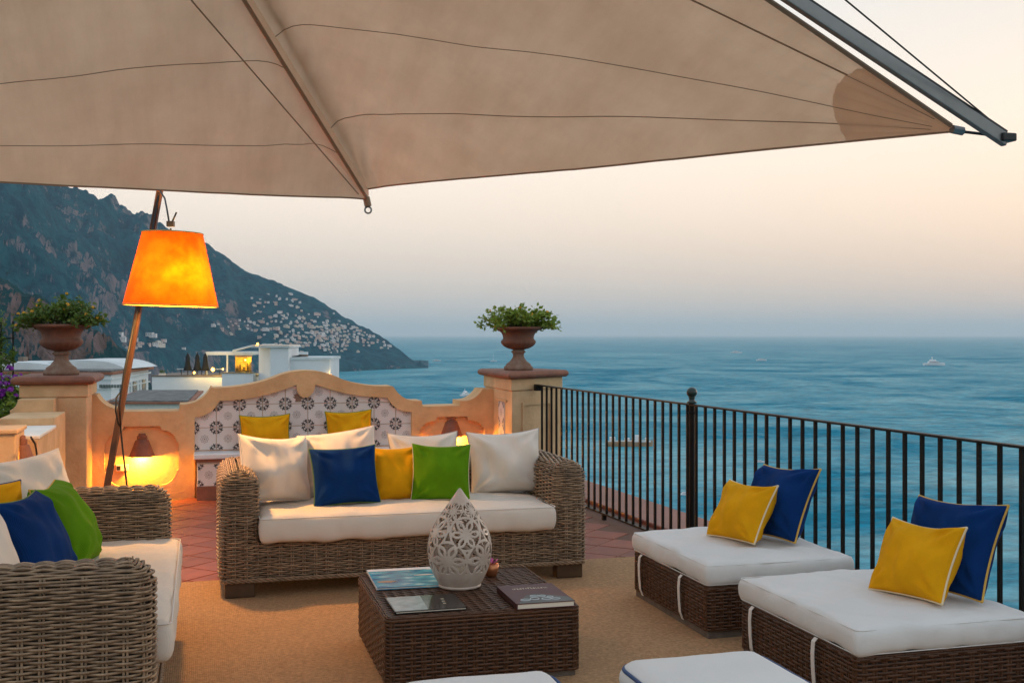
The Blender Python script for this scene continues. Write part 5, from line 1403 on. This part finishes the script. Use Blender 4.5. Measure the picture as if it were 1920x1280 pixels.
# ---- pillows
def pillow_mesh(W, H, T, seed, n=36, dent=.0, fold=0.):
    v = []; f = []
    rr = random.Random(seed); ox, oz = rr.uniform(0, 50), rr.uniform(0, 50)
    def pt(s, t, side):
        e = .072
        x = s * W / 2 * (1 - e * (1 - t * t)); z = t * H / 2 * (1 - e * (1 - s * s))
        # soft top edge drops a little, corners stay up
        z -= dent * H * max(0, t) ** 2 * (1 - s * s)
        th = 1.28 * T / 2 * (max(0, 1 - s * s) ** .42) * (max(0, 1 - t * t) ** .42)
        th *= 1 - .10 * math.cos(3 * s) * max(0, t)
        k = (max(0, 1 - s * s) * max(0, 1 - t * t)) ** .35
        nz = mnoise.noise(Vector((x * 7 + ox, z * 7 + oz, side * 3))); n2 = mnoise.noise(Vector((x * 18 + ox, z * 6 + oz, side * 5)))
        # creases running in from the corners
        cr = 0
        for cx, cz in ((-1, -1), (1, -1), (1, 1), (-1, 1)):
            dx, dz = s - cx, t - cz; rad = math.hypot(dx, dz); an = math.atan2(dz, dx)
            cr += math.exp(-((rad - .42) / .24) ** 2) * math.sin(an * 9 + seed)
        y = side * (th + k * (.034 * nz + .015 * n2 + .018 * cr + fold * .022 * math.sin(6 * s + 4 * t + seed)))
        pk = math.exp(-(1 - abs(t)) / .07) * math.sin(s * 31 + seed) + math.exp(-(1 - abs(s)) / .07) * math.sin(t * 29 + seed * 2)
        y += side * .0035 * pk * min(1, 6 * (1 - abs(s))) * min(1, 6 * (1 - abs(t)))
        y += .012 * math.sin(2.2 * s + seed) * (1 - k)             # seam waves
        return (x, y, z)
    idx = {}
    g = np.sin(np.linspace(-math.pi / 2, math.pi / 2, n + 1))
    for side in (-1, 1):
        for i in range(n + 1):
            for j in range(n + 1):
                if (i in (0, n) or j in (0, n)) and side == 1: idx[(1, i, j)] = idx[(-1, i, j)]; continue
                idx[(side, i, j)] = len(v); v.append(pt(g[i], g[j], side))
        for i in range(n):
            for j in range(n):
                q = (idx[(side, i, j)], idx[(side, i + 1, j)], idx[(side, i + 1, j + 1)], idx[(side, i, j + 1)]); f.append(q if side == -1 else q[::-1])
    ring = [v[idx[(-1, i, 0)]] for i in range(n)] + [v[idx[(-1, n, j)]] for j in range(n)] + [v[idx[(-1, i, n)]] for i in range(n, 0, -1)] + [v[idx[(-1, 0, j)]] for j in range(n, 0, -1)]
    return v, f, ring
def pillow(u, w, zb, W, H, T, m, pm, label, lean=15, yaw=0, roll=0, seed=1, group=None, pr=.0045, dent=.03, fold=0.):
    """stands on its lower edge at height zb, leaning back; yaw 0 faces -w (the camera)"""
    v, f, ring = pillow_mesh(W, H, T, seed, dent=dent, fold=fold)
    R_ = Matrix.Rotation(D2R(yaw), 4, 'Z') @ Matrix.Rotation(D2R(-lean), 4, 'X') @ Matrix.Rotation(D2R(roll), 4, 'Y')
    zmin = min((R_ @ Vector(p)).z for p in v)
    e = empty('pillow', (u, w, zb - zmin + .0), 0, label, 'pillow', group); 
    e.rotation_euler = R_.to_euler()
    mesh('cover', v, f, M[m], e, smooth=True)
    b = MB(); rg = [Vector(p) for p in ring]; b.tube(rg + [rg[0], ], pr, 6, cap=False); b.build('piping', M[pm], e, smooth=True)
    return e
ST = .482   # top of sofa seat
def P_px(px, w, *a, **k): return pillow(u_at(px, w), w, *a, **k)
# back sofa
P_px(638, 7.31, ST, .50, .415, .18, 'cloth_white', 'pipe_white', 'white pillow standing behind the blue pillow on the back sofa', lean=14, yaw=2, roll=-6, seed=3, dent=.0)
P_px(795, 7.31, ST, .47, .415, .17, 'cloth_white', 'pipe_grey', 'white pillow standing behind the green pillow on the back sofa', lean=13, yaw=-2, roll=-1, seed=7)
P_px(516, 7.13, ST, .47, .425, .20, 'cloth_white', 'pipe_white', 'creased white pillow in the left corner of the back sofa', lean=16, yaw=24, roll=4, seed=12, dent=.04, fold=.8)
P_px(947, 7.20, ST, .49, .42, .20, 'cloth_white', 'pipe_grey', 'white pillow in the right corner of the back sofa', lean=14, yaw=-4, roll=-2, seed=15, fold=.5)
P_px(738, 7.10, ST, .37, .355, .14, 'cloth_yellow', 'pipe_cream', 'yellow pillow between the blue and green pillows on the back sofa', lean=16, yaw=0, roll=0, seed=21, dent=.02)
P_px(647, 6.97, ST, .415, .365, .14, 'cloth_blue', 'pipe_green', 'dark blue pillow with green piping at the left of the back sofa', lean=17, yaw=3, roll=-2.5, seed=24, dent=.02)
P_px(827, 6.99, ST, .375, .37, .15, 'cloth_green', 'pipe_cream', 'bright green pillow on the back sofa behind the ceramic lantern', lean=17, yaw=-8, roll=2, seed=29, dent=.03)
# bench
P_px(497, 10.90, SEAT, .47, .34, .13, 'cloth_yellow', 'pipe_green', 'left yellow pillow with green piping on the tiled bench', lean=8, yaw=0, roll=-1, seed=33, pr=.006)
P_px(655, 10.90, SEAT, .45, .36, .13, 'cloth_yellow', 'pipe_green', 'right yellow pillow with green piping on the tiled bench', lean=8, yaw=0, roll=-2, seed=36, pr=.006)
# left sofa (it faces +u)
pillow(-.80, 5.90, ST, .50, .46, .17, 'cloth_white', 'pipe_white', 'white pillow in the far corner of the left sofa', lean=14, yaw=55, roll=-3, seed=41, dent=.0, fold=.4)
pillow(-.60, 5.46, ST, .42, .42, .18, 'cloth_green', 'pipe_yellow', 'bright green pillow with yellow piping on the left sofa', lean=28, yaw=80, roll=0, seed=44)
pillow(-.90, 5.18, ST, .42, .43, .12, 'cloth_yellow', 'pipe_blue', 'yellow pillow with blue piping half hidden at the left edge', lean=15, yaw=50, roll=8, seed=47)
pillow(-.67, 5.05, ST, .42, .42, .15, 'cloth_blue', 'pipe_green', 'blue pillow with green piping on the left sofa', lean=26, yaw=72, roll=0, seed=49)
pillow(-.83, 4.64, ST, .46, .41, .16, 'cloth_white', 'pipe_grey', 'white pillow with grey seam nearest the camera on the left sofa', lean=20, yaw=70, roll=0, seed=52)
# poufs at the railing (pillows face -u)
PT = .396
pillow(3.12, 5.66, PT, .48, .43, .16, 'cloth_blue', 'pipe_yellow', 'dark blue pillow with yellow piping on the farther pouf', lean=27, yaw=-80, roll=-3, seed=61, pr=.006)
pillow(2.90, 5.66, PT, .41, .345, .15, 'cloth_yellow', 'pipe_cream', 'yellow pillow with cream piping on the farther pouf', lean=30, yaw=-80, roll=-3, seed=64, pr=.0055)
pillow(3.20, 4.28, PT, .49, .43, .16, 'cloth_blue', 'pipe_yellow', 'dark blue pillow with yellow piping on the nearer pouf at the right edge', lean=25, yaw=-78, roll=-2, seed=67, pr=.006)
pillow(3.02, 4.25, PT, .41, .345, .15, 'cloth_yellow', 'pipe_cream', 'yellow pillow with cream piping on the nearer pouf', lean=28, yaw=-78, roll=-2, seed=71, pr=.0055)

# ---- ceramic lantern
LP = at_z(862, 1099, TZ)
lan = empty('ceramic_lantern', (LP.x, LP.y, TZ + .003), 0, 'pale drop-shaped ceramic lantern with pierced flower pattern on the coffee table', 'lantern')
prof = [(.0, .098), (.012, .101), (.022, .106), (.03, .111), (.06, .127), (.10, .143), (.14, .152), (.18, .156), (.22, .153), (.26, .142), (.30, .122), (.34, .098), (.38, .070), (.41, .048), (.44, .026), (.46, .013), (.472, .003)]
zz = np.linspace(0, .472, 190); rad = np.interp(zz, [a for a, _ in prof], [c for _, c in prof])
kern = np.ones(9) / 9; rad[8:-8] = np.convolve(rad, kern, 'same')[8:-8]
NA = 288
def pierced(a, z):
    """1 where the clay is cut away"""
    if z < .085 or z > .405: return False
    r = float(np.interp(z, zz, rad))
    rows = [(.145, 5, 0.25), (.270, 5, .75), (.370, 5, .25)]
    best = None
    for zc, nf, ph in rows:
        k = round(a / (2 * math.pi) * nf - ph); ac = (k + ph) / nf * 2 * math.pi
        Rr = {.145: .090, .270: .072, .370: .042}[zc]
        dx = (a - ac + math.pi) % (2 * math.pi) - math.pi
        dx *= max(r, .03); dz = (z - zc) * 1.05
        d = math.hypot(dx, dz) / Rr
        if best is None or d < best[0]: best = (d, math.atan2(dz, dx), Rr)
    d, th, Rr = best
    if d < .09: return False
    nP = 6
    p6 = abs(((th / (2 * math.pi / nP)) + .5) % 1 - .5) * 2     # 0 on a petal's axis, 1 between petals
    if d < .98:
        wp = .80 * math.sin(math.pi * min(1, d / 1.02) ** .8)    # petal outline
        if .34 < d < .80 and p6 < .28 * math.sin((d - .34) / .46 * math.pi): return True
        return d > .30 and p6 > wp + .14
    return d > 1.15
v = []; f = []
for i, z in enumerate(zz):
    for k in range(NA):
        a = 2 * math.pi * k / NA; v.append((rad[i] * math.cos(a), rad[i] * math.sin(a), z))
for i in range(len(zz) - 1):
    for k in range(NA):
        if pierced(2 * math.pi * (k + .5) / NA, (zz[i] + zz[i + 1]) / 2): continue
        f.append((i * NA + k, i * NA + (k + 1) % NA, (i + 1) * NA + (k + 1) % NA, (i + 1) * NA + k))
body = mesh('body', v, f, M['ceramic'], lan, smooth=True)
bm = bmesh.new(); bm.from_mesh(body.data); bmesh.ops.delete(bm, geom=[x for x in bm.verts if not x.link_faces], context='VERTS')
for _ in range(2): bmesh.ops.smooth_vert(bm, verts=[x for x in bm.verts if x.is_boundary and x.co.z > .05], factor=.5, use_axis_x=True, use_axis_y=True, use_axis_z=True)
bm.to_mesh(body.data); bm.free()
sd = body.modifiers.new('s', 'SOLIDIFY'); sd.thickness = .007; sd.offset = -1
b = MB(); b.lathe([(.097, .0), (.104, .004), (.104, .012), (.097, .017)], 40); b.build('foot_ring', M['ceramic'], lan, smooth=True)
b = MB(); b.lathe([(.03, .012), (.03, .10), (.004, .102)], 16); b.build('candle', M['paper'], lan, smooth=False)

# ---- books and magazines on the table
def flat_book(name, corners, thick, label, cat, covers, pages='paper', z=TZ + .004):
    """corners: far-left, far-right, near-right, near-left photo pixels of the upper face"""
    C = [at_z(x, y, z + thick) for x, y in corners]
    ctr = sum(C, Vector()) / 4; du = (C[1] - C[0] + C[2] - C[3]) / 2; ang = math.atan2(du.y, du.x)
    W = du.xy.length; dv = (C[0] - C[3] + C[1] - C[2]) / 2; H = dv.xy.length
    e = empty(name, (ctr.x, ctr.y, z), ang, label, cat)
    b = MB(); b.box(-W / 2 + .004, W / 2 - .004, -H / 2 + .003, H / 2 - .003, .003, thick - .003); b.build('pages', M[pages], e)
    for nm, z0, z1 in (('back_cover', 0, .0028), ('front_cover', thick - .0028, thick)):
        b = MB(); b.box(-W / 2, W / 2, -H / 2, H / 2, z0, z1); b.build(nm, covers[0], e)
    b = MB(); b.box(-W / 2 - .001, -W / 2 + .0035, -H / 2, H / 2, .0, thick - .0001); b.build('spine', covers[1], e)
    return e, W, H
def sheet(e, name, pts, z, m):
    b = MB(); n = len(pts); b.add([(x, y, z) for x, y in pts] , [tuple(range(n))]); return b.build(name, m, e)
def picture_mat(name, cols, scale, stretch):
    m = bpy.data.materials.new(name); m.use_nodes = True; t = m.node_tree; n = t.nodes; L = t.links.new; bs = n['Principled BSDF']; bs.inputs['Roughness'].default_value = .22
    c = n.new('ShaderNodeTexCoord'); mp = n.new('ShaderNodeMapping'); mp.inputs['Scale'].default_value = stretch; L(c.outputs['Object'], mp.inputs[0])
    ns = n.new('ShaderNodeTexNoise'); ns.inputs['Scale'].default_value = scale; ns.inputs['Detail'].default_value = 6; L(mp.outputs[0], ns.inputs['Vector'])
    rp = n.new('ShaderNodeValToRGB'); el = rp.color_ramp.elements; el[0].position = .3; el[0].color = (*cols[0], 1); el[1].position = .7; el[1].color = (*cols[-1], 1)
    for i, cc in enumerate(cols[1:-1]): x = el.new(.3 + .4 * (i + 1) / (len(cols) - 1)); x.color = (*cc, 1)
    L(ns.outputs['Fac'], rp.inputs[0]); L(rp.outputs[0], bs.inputs['Base Color']); return m
m_blue = picture_mat('photo_cover_blue', [(.005, .07, .22), (.01, .20, .38), (.05, .40, .55), (.55, .75, .80)], 9, (1, 2.4, 1))
m_black = mat('cover_black', (.012, .012, .014), .16); m_red = mat('cover_wine', (.10, .026, .032), .45, .2, 10, spec=.2); m_redS = mat('cover_wine_spine', (.05, .012, .012), .4)
m_white = mat('cover_white', (.75, .74, .76), .35); m_pale = picture_mat('cover_pale', [(.16, .20, .20), (.25, .30, .30), (.34, .38, .37)], 14, (1, 1, 1)); m_lace = mat('cover_lace', (.55, .60, .62), .35); m_gold = mat('cover_gold', (.60, .50, .33), .4)
e, W, H = flat_book('magazine', [(689, 1067), (812, 1062), (826, 1094), (705, 1102)], .012, 'blue photo magazine at the far left corner of the coffee table', 'magazine', (m_blue, m_white))
sheet(e, 'masthead', [(-W / 2 + .001, H / 2 - .055), (W / 2 - .001, H / 2 - .055), (W / 2 - .001, H / 2 - .001), (-W / 2 + .001, H / 2 - .001)], .0126, m_white)
rock = [(-.10 + .045 * math.cos(a) * (1 + .2 * math.sin(3 * a)), -H * .22 + .022 * math.sin(a)) for a in np.linspace(0, 6.28, 13)[:-1]]; sheet(e, 'rock_picture', rock, .0126, M['boat_wood'])
rock = [(.10 + .05 * math.cos(a), H * .06 + .012 * math.sin(a)) for a in np.linspace(0, 6.28, 13)[:-1]]; sheet(e, 'shore_picture', rock, .0126, M['house_c'])
e, W, H = flat_book('magazine', [(722, 1120), (842, 1112), (884, 1137), (742, 1146)], .011, 'glossy black magazine with pale picture at the near left of the coffee table', 'magazine', (m_black, m_black))
sheet(e, 'cover_picture', [(-W / 2 + .004, -H / 2 + .006), (-W * .04, -H / 2 + .006), (.0, H / 2 - .004), (-W / 2 + .004, H / 2 - .004)], .0116, m_pale)
for k in range(5): sheet(e, 'print_mark', [(W * .22 + .003 * k, -H * .18 + .022 * k), (W * .22 + .016 + .002 * k, -H * .18 + .022 * k), (W * .22 + .014 + .002 * k, -H * .18 + .022 * k + .011), (W * .22 + .004, -H * .18 + .022 * k + .011)], .0116, m_pale if k % 2 else m_gold)
e, W, H = flat_book('book', [(931, 1098), (1036, 1092), (1075, 1125), (970, 1132)], .026, 'wine red book with lace-patterned cover at the right of the coffee table', 'book', (m_red, m_redS))
# title line: row of condensed pale letters, lettering not legible in the photograph
rr = random.Random(2); x = -W * .30
while x < W * .34:
    wd_ = rr.choice((.003, .004, .006)); h0 = .030 * rr.choice((.7, .75, 1.0)); yb = H * .235
    kx = rr.choice((0, 1, 2))
    sheet(e, 'title_letter', [(x, yb), (x + wd_, yb), (x + wd_, yb + h0), (x, yb + h0)], .0266, m_gold)
    if kx: sheet(e, 'title_letter', [(x + wd_, yb + h0 * (.0 if kx == 1 else .75)), (x + wd_ + .006, yb + h0 * (.0 if kx == 1 else .75)), (x + wd_ + .006, yb + h0 * (.2 if kx == 1 else .95)), (x + wd_, yb + h0 * (.2 if kx == 1 else .95))], .0266, m_gold)
    x += wd_ + (.009 if kx else .005)
tri = [(-W / 2 + .008, -H / 2 + .004), (W / 2 - .003, -H / 2 + .004), (W / 2 - .003, -H * .28), (W * .0, -H * .02), (-W * .2, -H * .10)]
sheet(e, 'lace_field', tri, .0264, M['roof_dark'])
for cx, cy_, rx, ry in ((-.075, -.085, .022, .014), (-.03, -.075, .02, .02), (.02, -.085, .022, .016), (.06, -.09, .02, .013), (-.02, -.04, .018, .012), (.015, -.045, .016, .012), (.045, -.062, .014, .010)):
    b = MB(); b.tube([(cx * W / .26 + rx * math.cos(a), cy_ * H / .26 + ry * math.sin(a), .0268) for a in np.linspace(0, 6.28, 15)], .0022, 4, cap=False); b.build('lace_ring', m_lace, e)
# little copper cup with a pink blossom behind the lantern
cpz = at_z(921, 1080, TZ)
cu = empty('copper_cup', (cpz.x, cpz.y, TZ + .003), 0, 'small copper cup with pink flowers behind the ceramic lantern', 'cup')
b = MB(); b.lathe([(.028, 0), (.036, .03), (.040, .062), (.036, .062), (.033, .03), (.01, .006)], 20); b.build('cup', M['copper'], cu, smooth=True)
for k in range(5):
    a = k * 1.26; b = MB(); b.add([(.012 * math.cos(a), .012 * math.sin(a), .06), (.03 * math.cos(a + .4), .03 * math.sin(a + .4), .078), (.038 * math.cos(a), .038 * math.sin(a), .085), (.03 * math.cos(a - .4), .03 * math.sin(a - .4), .078)], [(0, 1, 2, 3)]); b.build('petal', M['pink_petal'], cu)
